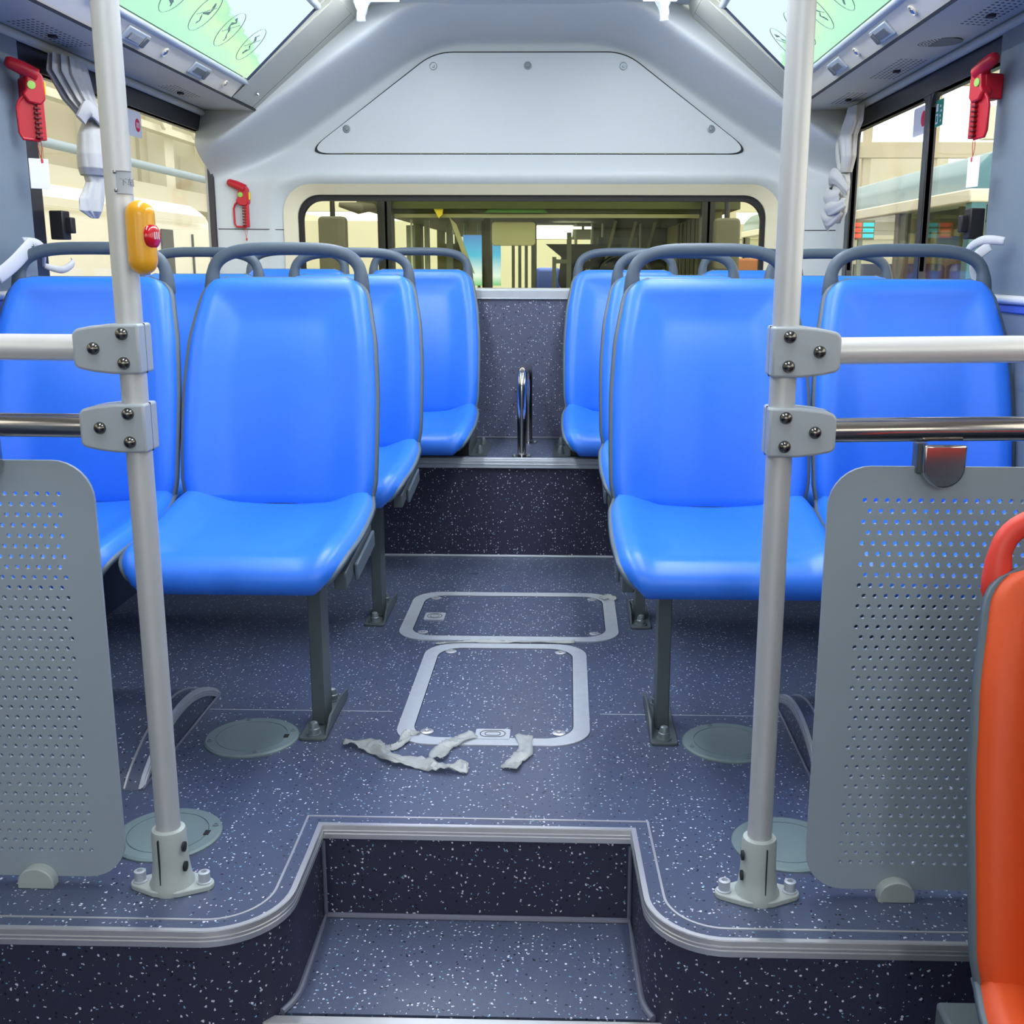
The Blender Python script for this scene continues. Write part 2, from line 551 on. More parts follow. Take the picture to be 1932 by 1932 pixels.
# wheel arch bulges breaking through the floor with curved nosing
for s, nm in ((-1, 'left'), (1, 'right')):
    arch = []
    y0, y1 = 1.955, 2.452
    for k in range(25):
        t = k / 24
        arch.append((y0 + (y1 - y0) * t, (.078 * math.sin(PI * t) ** .75)))
    wx = .660
    lab = 'low speckled wheel arch hump with curved metal edging, ' + nm + ' side of floor'
    root = struct('trim_3' if s < 0 else 'trim_4', lab)
    mb = MB(); mb.prism(arch, s * wx, s * (XW - .01), 'yz')
    link('wheel_arch_hump', mb, 'floor_vinyl', root, smooth=50)
    def strip(x0, x1, dz0, dz1):
        q = MB(); rows = []
        for (y, z) in arch: rows.append([(s * x0, y, z + dz0), (s * x1, y, z + dz0), (s * x1, y, z + dz1), (s * x0, y, z + dz1), (s * x0, y, z + dz0)])
        q.grid(rows)
        return q
    link('arch_nosing', strip(wx - .004, wx + .004, -.018, .003), 'alu_matt', root, smooth=50)
    link('arch_nosing_rib', strip(wx - .0055, wx - .003, -.006, -.004), 'alu', root, smooth=50)
    link('arch_nosing_rib', strip(wx - .0055, wx - .003, -.012, -.010), 'alu', root, smooth=50)
    wq = MB(); wq.tube([(s * (wx - .004), y0, .002), (s * (wx - .004), y1 - .01, .002)], .0035, 6); link('arch_weld', wq, 'weld_grey', root)
    link('arch_edge_line', strip(wx + .03, wx + .034, 0, .003), 'alu', root, smooth=50)

# ------------------------------------------------------------------ walls
def side_wall(s, name, zones_pillar, glass_spans, first_window):
    x = s * XW; xo = s * (XW + .04)
    lo, hi = min(x, xo), max(x, xo)
    wroot = struct(name, 'side wall of the bus with dark lower panelling and window pillars')
    mb = MB(); mb.box(lo, hi, YF, 4.4, ZL, .74)
    link('lower_panel', mb, 'lower_panel', wroot, smooth=0)
    mb = MB(); mb.box(lo, hi, YF, 4.4, .74, .93)
    link('dark_band', mb, 'black_rubber', wroot, smooth=0)
    # moulded ledge
    pr = [(s * XW, .79), (s * (XW - .010), .785), (s * (XW - .016), .765), (s * (XW - .016), .735), (s * (XW - .010), .72), (s * (XW - .008), .70), (s * XW, .66)]
    mb = MB(); mb.prism(pr, YF, 4.3, 'xz')
    link('wall_ledge', mb, 'pillar_grey', wroot, smooth=30)
    mb = MB(); mb.box(lo, hi, YF, 4.4, 1.468, 1.56)
    link('upper_band', mb, 'window_black', wroot, smooth=0)
    mb = MB(); mb.tube([(s * (XW - .012), YF, 1.532), (s * (XW - .012), 4.15, 1.532)], .012, 10)
    link('curtain_rail', mb, 'cove_grey', wroot)
    for (y0, y1, kind) in zones_pillar:
        mb = MB()
        if kind == 'grey':
            mb.box(min(s * (XW + .03), s * 1.155), max(s * (XW + .03), s * 1.155), y0, y1, ZL + .3, 1.54)
            link('pillar', mb, 'pillar_grey', wroot, bevel=.012, seg=3)
        elif kind == 'rear':
            mb.box(lo, hi, y0, y1, .7, 1.56)
            link('rear_corner', mb, 'wall_plastic', wroot, smooth=0)
        else:
            mb.box(min(s * 1.170, s * 1.19), max(s * 1.170, s * 1.19), y0, y1, .93, 1.47)
            link('mullion', mb, 'window_black', wroot, bevel=.004)
    for i, (y0, y1) in enumerate(glass_spans):
        wn = struct('window_%d' % (first_window + i), 'side window of the bus')
        o = rrect(y0 - .02, y1 + .02, .92, 1.485, .02); inn = rrect(y0, y1, .95, 1.468, .035)
        mb = MB(); mb.ring(o, inn, s * 1.172, s * 1.192, 'yz')
        link('window_frame', mb, 'window_black', wn, smooth=30)
        mb = MB(); mb.box(min(s * 1.186, s * 1.190), max(s * 1.186, s * 1.190), y0 - .01, y1 + .01, .94, 1.478)
        link('pane', mb, 'pane', wn, smooth=0)
    return wroot

side_wall(-1, 'wall_left', [(2.33, 2.785, 'grey'), (.4, .75, 'grey'), (-1.6, -1.25, 'grey'), (2.785, 2.875, 'm'), (3.39, 3.46, 'm'), (4.31, 4.4, 'rear'), (4.285, 4.32, 'm')],
          [(-3.9, -1.6), (-1.25, .4), (.75, 2.33), (2.87, 3.39), (3.47, 4.28)], 1)
side_wall(1, 'wall_right', [(2.30, 2.74, 'grey'), (.4, .75, 'grey'), (-1.6, -1.25, 'grey'), (3.275, 3.31, 'm'), (4.12, 4.18, 'm'), (4.18, 4.4, 'rear')],
          [(-3.9, -1.6), (-1.25, .4), (.75, 2.30), (2.75, 3.275), (3.325, 4.12)], 6)
# side guard rails below the windows
for s, nm in ((-1, 'left'), (1, 'right')):
    r = thing('guard_rail', 'white metal guard rail with blue underside along the ' + nm + ' window sill', 'rail', (s * 1.11, 2.4, .9), 'window sill guard rails')
    mb = MB(); mb.tube([(s * 1.152, .6, .927), (s * 1.152, 4.1, .927)], .010, 12)
    for y in (.8, 1.9, 2.95, 3.9): mb.tube([(s * 1.15, y, .927), (s * 1.165, y, .927)], .007, 8)
    link('rail_tube', mb, 'bar_silver', r)
    mb = MB(); mb.box(min(s * 1.15, s * 1.165), max(s * 1.15, s * 1.165), .6, 4.1, .898, .916)
    link('rail_backing', mb, 'seat_far_blue', r, bevel=.003)
# window latches
for s, y, h, nm in ((-1, 2.895, 1.096, 'left'), (1, 2.775, 1.1, 'right')):
    mb = MB(); mb.box(min(s * 1.125, s * 1.16), max(s * 1.125, s * 1.16), y - .022, y + .022, h - .036, h + .036)
    mb.box(min(s * 1.11, s * 1.14), max(s * 1.11, s * 1.14), y - .006, y + .02, h - .02, h + .02)
    tag(link('window_latch', mb, 'black_rubber', bevel=.003), 'black plastic latch on the frame of the nearest ' + nm + ' window', 'latch')

# back wall ---------------------------------------------------------
CX = .018
def sd_rr(x, z, cx, cz, hx, hz, r):
    qx, qz = abs(x - cx) - hx + r, abs(z - cz) - hz + r
    return math.hypot(max(qx, 0), max(qz, 0)) + min(max(qx, qz), 0) - r
def smin(a, b, k=.07):
    h = max(k - abs(a - b), 0) / k
    return min(a, b) - h * h * k * .25
def back_y(x, z):
    ax = abs(x - .005)
    a1 = 1.872 - z
    a2 = ((1.872 - z) - .66 * (ax - .37)) / 1.2
    inn = smin(a1, a2, .09)
    rim = 4.09 + .10 * smoothstep(-.02, -.20, inn)
    y = rim + (4.42 - rim) * smoothstep(-.03, .062, inn)
    # tangible crease a little outside the hatch panel
    low = 4.33 - .04 * smoothstep(.98, 1.17, ax)
    t = smoothstep(1.30, 1.44, z)
    y = low * (1 - t) + y * t
    d = sd_rr(x, z, CX, 1.08, .925, .195, .09)
    y += .045 * (1 - smoothstep(0, .075, d)) if d > -.1 else .045
    if z < 1.44 and ax > .98: y -= 0
    return y
rows = []
NX, NZ = 236, 104
xs = [-1.18 + 2.36 * i / NX for i in range(NX + 1)]
zs = [.86 + 1.06 * j / NZ for j in range(NZ + 1)]
mb = MB()
mb.v = [(x, back_y(x, z), z) for z in zs for x in xs]
for j in range(NZ):
    for i in range(NX):
        xc, zc = (xs[i] + xs[i + 1]) / 2, (zs[j] + zs[j + 1]) / 2
        if sd_rr(xc, zc, CX, 1.08, .927, .197, .09) < 0: continue
        a = j * (NX + 1) + i
        mb.f.append((a, a + 1, a + NX + 2, a + NX + 1))
wall_back = struct('wall_back', 'moulded pale grey rear dome of the bus with recessed trapezoid', mb, 'wall_plastic', smooth=60)
# seams in the moulding beside the rear window
mb = MB()
for x0, x1 in ((-1.165, -.925), (.965, 1.165)):
    mb.tube([(x0 + (x1 - x0) * k / 8, back_y(x0 + (x1 - x0) * k / 8, 1.13) - .0005, 1.13) for k in range(9)], .0016, 6)
link('moulding_seam', mb, 'dark_gap', wall_back)
# rear window
w11 = struct('window_11', 'wide rear window with rounded corners and black rubber gasket')
oc = rrect(CX - .95, CX + .95, .862, 1.300, .11, 8); ic = rrect(CX - .902, CX + .902, .905, 1.262, .085, 8)
mb = MB(); n = len(oc)
mb.add([(x, 4.358, z) for x, z in oc] + [(x, 4.385, z) for x, z in ic] + [(x, 4.43, z) for x, z in ic],
       [(i, (i + 1) % n, n + (i + 1) % n, n + i) for i in range(n)] + [(n + i, n + (i + 1) % n, 2 * n + (i + 1) % n, 2 * n + i) for i in range(n)])
link('window_reveal', mb, 'cream_plastic', w11, smooth=50)
mb = MB(); mb.ring(rrect(CX - .903, CX + .903, .904, 1.263, .086, 8), rrect(CX - .885, CX + .885, .912, 1.240, .075, 8), 4.40, 4.43, 'xz')
link('gasket', mb, 'black_rubber', w11, smooth=30)
mb = MB(); mb.box(CX - .89, CX + .89, 4.416, 4.420, .908, 1.25)
link('pane', mb, 'windshield', w11, smooth=0)

# speckled panel and aluminium sill under the rear window
mb = MB(); mb.box(-XW, XW, YB, YB + .02, ZP, .875)
struct('baseboard_back', 'speckled vinyl panel under the rear window', mb, 'back_vinyl', smooth=0)
mb = MB(); mb.box(-XW, XW, YB - .006, YB + .05, .874, .909)
mb.box(-XW, XW, YB, 4.41, .90, .912)
mb.box(-XW, XW, YB - .009, YB, .874, .880)
struct('trim_5', 'satin aluminium sill along the bottom of the rear window', mb, 'alu_matt', bevel=.003)
mb = MB(); mb.tube([(-XW, YB - .003, ZP + .004), (XW, YB - .003, ZP + .004)], .005, 8)
link('weld_seam', mb, 'weld_grey', floor)

# trapezoid service hatch
def trap(g):
    P = [(-.345 - g * .3, 1.777 + g), (.37 + g * .3, 1.777 + g), (.862 + g * 2.2, 1.416 - g), (-.847 - g * 2.2, 1.416 - g)]
    out = []
    rr = [.05, .05, .05, .05, .05, .05]
    rr = [.07, .07, .10, .10]
    n = len(P)
    for i in range(n):
        p = Vector(P[i]); a = Vector(P[i - 1]); b = Vector(P[(i + 1) % n])
        da = (a - p).normalized(); db = (b - p).normalized()
        r = min(rr[i], (a - p).length * .48, (b - p).length * .48)
        q0 = p + da * r; q1 = p + db * r
        for k in range(9):
            t = k / 8
            out.append(tuple((q0 * (1 - t) ** 2 + p * 2 * t * (1 - t) + q1 * t * t)))
    return out
hp = thing('rear_service_hatch', 'pale grey trapezoid service hatch with five screws above the rear window', 'hatch', (0.006, 4.4, 1.4))
mb = MB(); mb.prism(trap(.0045), 4.4105, 4.419, 'xz'); link('hatch_gap', mb, 'dark_gap', hp, smooth=0)
mb = MB(); mb.prism(trap(0), 4.408, 4.418, 'xz'); link('hatch_plate', mb, 'panel_plate', hp, smooth=0)
mb = MB(); mb.box(-.70, .72, 4.4065, 4.409, 1.4155, 1.4185)
for k in range(16): mb.box(-.66 + k * .085, -.657 + k * .085, 4.4055, 4.409, 1.414, 1.421)
link('hinge_strip', mb, 'cove_grey', hp, smooth=0)
for (x, z) in ((-.35, 1.73), (.006, 1.731), (.365, 1.729), (-.686, 1.505), (.701, 1.505)):
    mb = MB(); mb.lathe([(.0145, 0), (.0145, .003), (.011, .0035), (.011, .001), (.0065, .001), (.006, .005), (.002, .0055)], (x, 4.4078, z), 20, 'y', -1)
    link('hatch_screw', mb, 'bolt_grey', hp, smooth=30)

# front end behind the camera
wf = struct('wall_front', 'front end of the bus behind the viewer')
mb = MB(); mb.box(-XW, XW, YF - .05, YF, ZL, .55); mb.box(-XW, XW, YF - .05, YF, 1.6, 1.95)
link('front_panel', mb, 'pillar_grey', wf, smooth=0)

# ------------------------------------------------------------------ ceiling
ceil = struct('ceiling', 'pale grey ceiling panels of the bus')
mb = MB(); mb.box(-.62, .62, YF, 4.14, 1.885, 1.90); link('ceiling_panel', mb, 'wall_plastic', ceil, smooth=0)
YE = 3.82
for s, nm in ((-1, 'left'), (1, 'right')):
    def cv(P, y0, y1, m_, name, bev=0):
        q = MB(); q.prism([(s * a, b) for a, b in P], y0, y1, 'xz'); return link(name, q, m_, ceil, smooth=30, bevel=bev)
    # underside shelf, fascia, cove backing, end tile
    cv([(1.18, 1.545), (.952, 1.529), (.952, 1.54), (1.18, 1.556)], YF, 4.22, 'cove_grey', 'underside_panel')
    cv([(.955, 1.530), (.949, 1.5275), (.944, 1.533), (.95, 1.536)], YF, 4.12, 'dark_gap', 'shadow_gap')
    cv([(.948, 1.535), (.905, 1.578), (.912, 1.585), (.955, 1.542)], YF, YE - .01, 'fascia_silver', 'fascia')
    cv([(.948, 1.535), (.588, 1.842), (.60, 1.856), (.958, 1.548)], YE - .008, 4.13, 'cove_grey', 'cove_end_panel', .003)
    cv([(.915, 1.592), (.59, 1.868), (.60, 1.88), (.925, 1.604)], YF, YE - .01, 'cove_grey', 'cove_backing')
    cv([(.588, 1.842), (.57, 1.90), (.62, 1.90), (.61, 1.86)], YF, 4.14, 'cove_grey', 'cove_upper_lip')
    # thin joint in the end panel
    cv([(.9485, 1.5345), (.5885, 1.8415), (.589, 1.8425), (.949, 1.5355)], 4.052, 4.056, 'dark_gap', 'panel_joint')
    cv([(.9485, 1.5335), (.901, 1.5745), (.902, 1.576), (.9495, 1.535)], YE - .0105, YE - .0075, 'dark_gap', 'panel_joint')
    # screw fixing on end panel
    q = MB(); q.lathe([(.008, 0), (.006, .006), (.002, .007)], (0, 0, 0), 12, 'z', 1)
    o_ = link('panel_screw', q, 'chrome', ceil); o_.location = (s * .905, 3.97, 1.567); o_.rotation_euler = (0, s * math.radians(-130), 0)
    # perforations of the underside panel
    for (yc, rows_, cols_) in ((3.88 if s > 0 else 3.72, 5, 11), (3.33, 6, 14) if s > 0 else (2.82, 6, 14), (2.62 if s > 0 else 2.25, 5, 11)):
        q = MB()
        for i in range(cols_):
            for j in range(rows_):
                yy = yc + (i - cols_ / 2) * .023 + (j - rows_ / 2) * .010
                xx = 1.09 + (j - rows_ / 2) * .016 + (i % 2) * .0
                zz = 1.529 + (xx - .952) / .228 * .016
                q.lathe([(.0040, 0), (.0040, .0025)], (s * xx, yy, zz - .0004), 7, 'z', 1)
        q.box(s * 1.085 - .008, s * 1.085 + .008, yc - .012, yc + .008, 1.532, 1.54)
        hol = link('ventilation_holes', q, 'dark_gap', ceil, smooth=0); hol['kind'] = 'stuff'
    # lit advertising box with print
    Ld = 'backlit green landscape poster in a sloping frame above the ' + nm + ' windows'
    ad = thing('backlit_poster', Ld, 'poster', (s * .78, 3.3, 1.7), 'ceiling cove light posters')
    y0, y1 = 2.60, YE - .015
    a = Vector((s * .893, 0, 1.593)); b = Vector((s * .662, 0, 1.806))
    me = bpy.data.meshes.new('print'); 
    me.from_pydata([(a.x, y0, a.z), (a.x, y1, a.z), (b.x, y1, b.z), (b.x, y0, b.z)], [], [(0, 1, 2, 3) if s < 0 else (0, 3, 2, 1)])
    uvl = me.uv_layers.new()
    uvs = {0: (0, 0), 1: (1, 0), 2: (1, 1), 3: (0, 1)}
    for lp in me.loops: uvl.data[lp.index].uv = uvs[lp.vertex_index]
    me.materials.append(MATS['ad_print'])
    pr = bpy.data.objects.new('print', me); COL.objects.link(pr); pr.parent = ad; pr.location = -ad.location
    up = (b - a).normalized(); nin = Vector((-s * up.z * s * s, 0, 0))
    nrm = Vector((up.z, 0, -up.x)) if s < 0 else Vector((-up.z, 0, up.x))
    if nrm.z > 0: nrm = -nrm
    q = MB(); q.tube([(s * .905, y0, 1.5845), (s * .905, YE + .012, 1.5845)], .0125, 12, flat=(.8, (0, 0, 1))); link('lower_frame_bar', q, 'clamp_grey', ad)
    q = MB(); q.tube([(s * .653, y0, 1.814), (s * .653, YE + .03, 1.814)], .0125, 12); link('upper_frame_bar', q, 'clamp_grey', ad)
    q = MB(); q.tube([Vector((a.x, y1 + .004, a.z)) + nrm * .002, Vector((b.x, y1 + .004, b.z)) + nrm * .002], .005, 8); link('end_frame_bar', q, 'lower_panel', ad)
    # printed outlines: long ovals with small figures, and a block of lettering strokes
    def P3(u, v, h=.0012): 
        p = a + (b - a) * v + nrm * h
        return Vector((p.x, y0 + (y1 - y0) * u, p.z))
    q = MB()
    for k in range(5):
        uc, vc = .835 - k * .182, .32
        ru, rv = .046, .20
        q.tube([P3(uc + ru * math.cos(t * 2 * PI / 28) , vc + rv * math.sin(t * 2 * PI / 28)) for t in range(28)], .0011, 4, closed=True)
    link('printed_ovals', q, 'print_grey', ad)['kind'] = 'stuff'
    q = MB()
    random.seed(11 if s < 0 else 12)
    for k in range(5):
        uc, vc = .835 - k * .182, .32
        pts = [P3(uc + random.uniform(-.02, .02), vc + (-.12 + .24 * t / 7), .001) for t in range(8)]
        q.tube(pts, [.002 + .006 * random.random() for _ in pts], 4, flat=(.1, nrm))
        q.tube([P3(uc - .03, vc - .05, .001), P3(uc + .03, vc + .09, .001)], .0012, 4)
    link('printed_figures', q, 'print_grey', ad)['kind'] = 'stuff'
    q = MB()
    for k in range(5):
        for r_ in range(2):
            uc, vc = .60 - k * .055 + r_ * .02, .82 - r_ * .13
            for g_ in range(5):
                p0 = P3(uc + random.uniform(-.018, .018), vc + random.uniform(-.045, .045), .001)
                p1 = P3(uc + random.uniform(-.018, .018), vc + random.uniform(-.045, .045), .001)
                q.tube([p0, p1], .0016, 4, flat=(.2, nrm))
    link('printed_lettering', q, 'print_grey', ad)['kind'] = 'stuff'
    # warm light leak under the lower bar, imitated by an added glowing strip
    q = MB(); q.prism([(s * .913, 1.5745), (s * .9075, 1.580), (s * .910, 1.5825), (s * .9155, 1.577)], y0 + .15, YE - .10, 'xz')
    link('leak_glow', q, 'leak_warm', ad, smooth=0)
    # fittings in the fascia: round spots and louvred outlets
    fn = Vector((-s * math.sin(math.radians(45)), 0, -math.sin(math.radians(45))))
    along = Vector((-s * .7071, 0, .7071))
    def fascia_pt(y, t, h): 
        return Vector((s * .9265, y, 1.5565)) + along * t + fn * h
    for k, y in enumerate((2.93, 3.42) if s < 0 else (2.90, 3.36)):
        vt = thing('air_outlet', 'small %s on the silver fascia, %s side, %s' % ('louvred air outlet' , nm, 'nearer the rear wall' if k else 'nearer the viewer'), 'vent', tuple(fascia_pt(y, 0, 0)), 'fascia air outlets')
        q = MB()
        o4 = [(-.075, -.022), (.075, -.022), (.075, .022), (-.075, .022)]
        def F3(u, t, h): p = fascia_pt(y + u, t, h); return p
        q.add([F3(u, t, h) for h in (-.001, .006) for u, t in ((-.07, -.02), (.07, -.02), (.07, .02), (-.07, .02))], [(0, 1, 2, 3), (4, 5, 6, 7), (0, 1, 5, 4), (1, 2, 6, 5), (2, 3, 7, 6), (3, 0, 4, 7)])
        link('outlet_housing', q, 'clamp_grey', vt, bevel=.003)
        q = MB()
        q.add([F3(u, t, h) for h in (.004, .0085) for u, t in ((-.055, -.010), (.035, -.010), (.035, .008), (-.045, .008))], [(0, 1, 2, 3), (4, 5, 6, 7), (0, 1, 5, 4), (1, 2, 6, 5), (2, 3, 7, 6), (3, 0, 4, 7)])
        link('outlet_recess', q, 'vent_slat', vt, smooth=0)
        q = MB()
        q.add([F3(u, t, h) for h in (.004, .011) for u, t in ((.04, -.017), (.062, -.017), (.062, .015), (.04, .015))], [(0, 1, 2, 3), (4, 5, 6, 7), (0, 1, 5, 4), (1, 2, 6, 5), (2, 3, 7, 6), (3, 0, 4, 7)])
        link('outlet_flap', q, 'vent_slat', vt, bevel=.004)
        if k == 0 and s < 0:
            for g_ in range(14):
                u0 = -.044 + g_ * .0056
                q = MB(); q.add([F3(u, t, h) for h in (.006, .0095) for u, t in ((u0, -.010), (u0 + .002, -.010), (u0 + .002, .008), (u0, .008))], [(0, 1, 2, 3), (4, 5, 6, 7), (0, 1, 5, 4), (1, 2, 6, 5), (2, 3, 7, 6), (3, 0, 4, 7)])
                link('slat', q, 'clamp_grey', vt, smooth=0)
    for k, y in enumerate((3.14, 3.67) if s < 0 else (2.66, 3.15)):
        sp_ = thing('reading_spot', 'small round chrome reading spot in the fascia, %s side, %s' % (nm, 'nearer the rear wall' if k else 'nearer the viewer'), 'light', tuple(fascia_pt(y, 0, 0)), 'fascia reading spots')
        for nm2, prof, mm in (('spot_ring', [(.014, 0), (.014, .003), (.011, .004), (.010, .002)], 'fascia_silver'), ('spot_lens', [(.0095, 0), (.0085, .004), (.004, .006)], 'chrome')):
            q = MB(); q.lathe(prof, (0, 0, 0), 18, 'z', 1)
            o_ = link(nm2, q, mm, sp_, world=False)
            o_.rotation_euler = fn.to_track_quat('Z', 'Y').to_euler()

    # round loudspeaker on the right only
    # ceiling LED lamp
    lp = thing('ceiling_lamp', 'long white light strip on the ceiling, ' + nm + ' of the aisle', 'lamp', (s * .46, 0, 1.88), 'ceiling light strips')
    q = MB(); q.box(s * .46 - .07, s * .46 + .07, YF + .3, 3.95, 1.862, 1.886); link('lamp_housing', q, 'wall_plastic', lp, bevel=.004)
    q = MB(); q.box(s * .46 - .055, s * .46 + .055, 1.05, 3.93, 1.852, 1.863); q.box(s * .46 - .055, s * .46 + .055, YF + .4, -.7, 1.852, 1.863); link('diffuser', q, 'led_white', lp, smooth=0)['kind'] = 'stuff'
    # wrapped strap fixings near the ceiling
    bg = thing('wrapped_strap', 'hanging strap end still wrapped in clear plastic, ' + nm + ' of the ceiling', 'strap', (s * .45, 3.5, 1.85), 'plastic wrapped straps')
    q = MB(); rows = []
    random.seed(5 + s)
    cx_ = -.445 if s < 0 else .43
    for j in range(12):
        t = j / 11
        zz = 1.85 - .145 * t
        rr = .022 * (.6 + .5 * math.sin(PI * min(t * 1.15, 1))) 
        rows.append([(cx_ + .012 * t * (-s) * -1 + rr * math.cos(k * 2 * PI / 12) * (1 + .25 * random.uniform(-1, 1)), 3.5 + rr * .7 * math.sin(k * 2 * PI / 12) * (1 + .25 * random.uniform(-1, 1)), zz) for k in range(12)])
    for r__ in rows: r__.append(r__[0])
    q.grid(rows); link('plastic_wrap', q, 'plastic_bag', bg, smooth=25)
    q = MB(); q.box(cx_ - .008, cx_ + .008, 3.497, 3.503, 1.76, 1.87); link('strap', q, 'cove_grey', bg, smooth=0)

q = MB()
for j in range(7):
    for i in range(0, 6 * j + 1):
        rr = .008 * j; aa = 2 * PI * i / max(1, 6 * j)
        xx = 1.07 + rr * math.cos(aa)
        q.lathe([(.002, 0), (.002, .0025)], (xx, 2.92 + rr * 1.05 * math.sin(aa), 1.529 + (xx - .952) / .228 * .016 - .0006), 6, 'z', 1)
q.lathe([(.056, 0), (.056, .001)], (1.07, 2.92, 1.5365), 28, 'z', 1)
sg = tag(link('loudspeaker_grille', q, 'vent_slat', smooth=0), 'round loudspeaker grille in the underside panel above the right windows', 'loudspeaker')

# ------------------------------------------------------------------ seats
SEATZ = .36
PROF_S = [(-.400, .385), (-.413, .402), (-.408, .425), (-.385, .440), (-.33, .447), (-.25, .450), (-.16, .452), (-.08, .456), (-.03, .462), (0, .470)]
PROF_B = [(0, .470), (.004, .52), (.012, .58), (.024, .65), (.042, .73), (.066, .81), (.094, .88), (.118, .93), (.132, .972)]
def interp(tab, t):
    t = max(0, min(1, t)) * (len(tab) - 1); i = min(int(t), len(tab) - 2); k = t - i
    if isinstance(tab[0], tuple): return tuple(a + (b - a) * k for a, b in zip(tab[i], tab[i + 1]))
    return tab[i] + (tab[i + 1] - tab[i]) * k
def resample(P, n):
    C = catmull([(0, a, b) for a, b in P], 10)
    L = [0]
    for i in range(1, len(C)): L.append(L[-1] + (C[i] - C[i - 1]).length)
    out = []; j = 0
    for k in range(n + 1):
        d = L[-1] * k / n
        while j < len(C) - 2 and L[j + 1] < d: j += 1
        t = (d - L[j]) / max(1e-9, L[j + 1] - L[j])
        out.append(C[j] + (C[j + 1] - C[j]) * t)
    return out, L[-1]
def sheet(prof, hw, n, m, lift, pad, shift=0., grow=0., edge_curl=0.):
    """rows along the profile; hw(s) half width; pad(e, s, t) height above the profile"""
    C, L = resample(prof, n)
    rows = []
    for i in range(n + 1):
        s = i / n
        t_ = (C[min(i + 1, n)] - C[max(i - 1, 0)]).normalized()
        nr = Vector((0, -t_.z, t_.y))      # towards the sitter
        if nr.y > 0 and abs(t_.z) > abs(t_.y): nr = -nr
        if nr.z < 0 and abs(t_.y) >= abs(t_.z): nr = -nr
        h_ = hw(s, L) + grow
        row = []
        for j in range(m + 1):
            u = -1 + 2 * j / m
            u = math.sin(u * PI / 2) * .35 + u * .65
            ee = (1 - abs(u)) * h_
            d = pad(ee, s * L, L, u)
            curl = edge_curl * abs(u) ** 3
            row.append(Vector((u * h_, C[i].y, C[i].z)) + nr * (d + shift + curl))
        rows.append(row)
    return rows
def hump(e):
    """upholstery height against distance from its outline"""
    if e < .014: return .020 * math.sqrt(max(0, 1 - (1 - e / .014) ** 2))
    if e < .05: return .020 + .004 * math.sin((e - .014) / .036 * PI)
    return .020 - .016 * smoothstep(.035, .11, e)
def hw_back(s, L):
    d = (1 - s) * L                          # from the top
    base = .2175 - .022 * smoothstep(.17, 0, d) - .010 * smoothstep(.30, .10, d) + .004 * math.sin(min(1, s * 3) * PI / 2)
    r = .055
    if d < r: base -= r - math.sqrt(max(0, r * r - (r - d) ** 2))
    return base - .008 * smoothstep(.06, 0, s * L)
def hw_seat(s, L):
    d = s * L                                # from the front lip
    base = .218
    r = .085
    if d < r: base -= (r - math.sqrt(max(0, r * r - (r - d) ** 2))) * .95
    return base + .008 * math.sin(min(1, max(0, (s - .1))) * PI) - .008 * smoothstep(.08, 0, (1 - s) * L)
def pad_back(e, a, L, u):
    e2 = min(e, L - a)
    h = hump(e2)
    crease = min(1, a / .012)
    return h * math.sqrt(max(0, 1 - (1 - min(1, crease)) ** 2)) + (.020) * (abs(u) ** 2) * smoothstep(.30, 0, a) * 1
def pad_seat(e, a, L, u):
    e2 = min(e, a)
    h = hump(e2) 
    crease = min(1, (L - a) / .012)
    return h * math.sqrt(max(0, 1 - (1 - crease) ** 2)) + (.026) * (abs(u) ** 2) * smoothstep(.30, 0, L - a)
def no_pad(e, a, L, u): return 0
def dz(rows): return [[(p.x, p.y, p.z - SEATZ) for p in r] for r in rows]

def make_seat(label, pad_m, handle_m, group):
    root = thing('bus_chair', label, 'chair', (0, 0, SEATZ), group)
    o = link('backrest_pad', MB().grid(dz(sheet(PROF_B, hw_back, 44, 30, 0, pad_back, 0, -.004))), pad_m, root, smooth=80, world=False)
    o = link('seat_pad', MB().grid(dz(sheet(PROF_S, hw_seat, 36, 30, 0, pad_seat, 0, -.004))), pad_m, root, smooth=80, world=False)
    # shell: one moulded sheet behind both pads with a rolled rim
    def curlS(e, a, L, u): return .024 * (abs(u) ** 2) * smoothstep(.30, 0, L - a) + .004 * smoothstep(.006, 0, e)
    def curlB(e, a, L, u): return .018 * (abs(u) ** 2) * smoothstep(.30, 0, a) + .004 * smoothstep(.006, 0, min(e, L - a))
    q = MB(); q.grid(dz(sheet(PROF_S, hw_seat, 30, 24, 0, curlS, -.004, .002)))
    q.grid(dz(sheet(PROF_B, hw_back, 36, 24, 0, curlB, -.004, .002)))
    me_o = link('shell', q, 'seat_shell', root, smooth=60, world=False)
    so = me_o.modifiers.new('solid', 'SOLIDIFY'); so.thickness = .009; so.offset = 0
    # grab arch over the backrest
    pts = []
    for k in range(29):
        t = PI * k / 28
        c, s_ = math.cos(t), math.sin(t)
        x = .172 * (abs(c) ** .55) * (1 if c >= 0 else -1)
        z = .952 + .083 * (s_ ** .62)
        pts.append((x, .142 + .012 * s_, z - SEATZ))
    pts = [(.176, .138, .915 - SEATZ), (.176, .140, .935 - SEATZ)] + pts + [(-.176, .140, .935 - SEATZ), (-.176, .138, .915 - SEATZ)]
    q = MB(); q.tube(pts, [.008, .016, .0185, .0165] + [.0145] * (len(pts) - 8) + [.0165, .0185, .016, .008], 12, flat=(.85, (0, 1, 0))); link('grab_handle', q, handle_m, root, smooth=60, world=False)
    return root

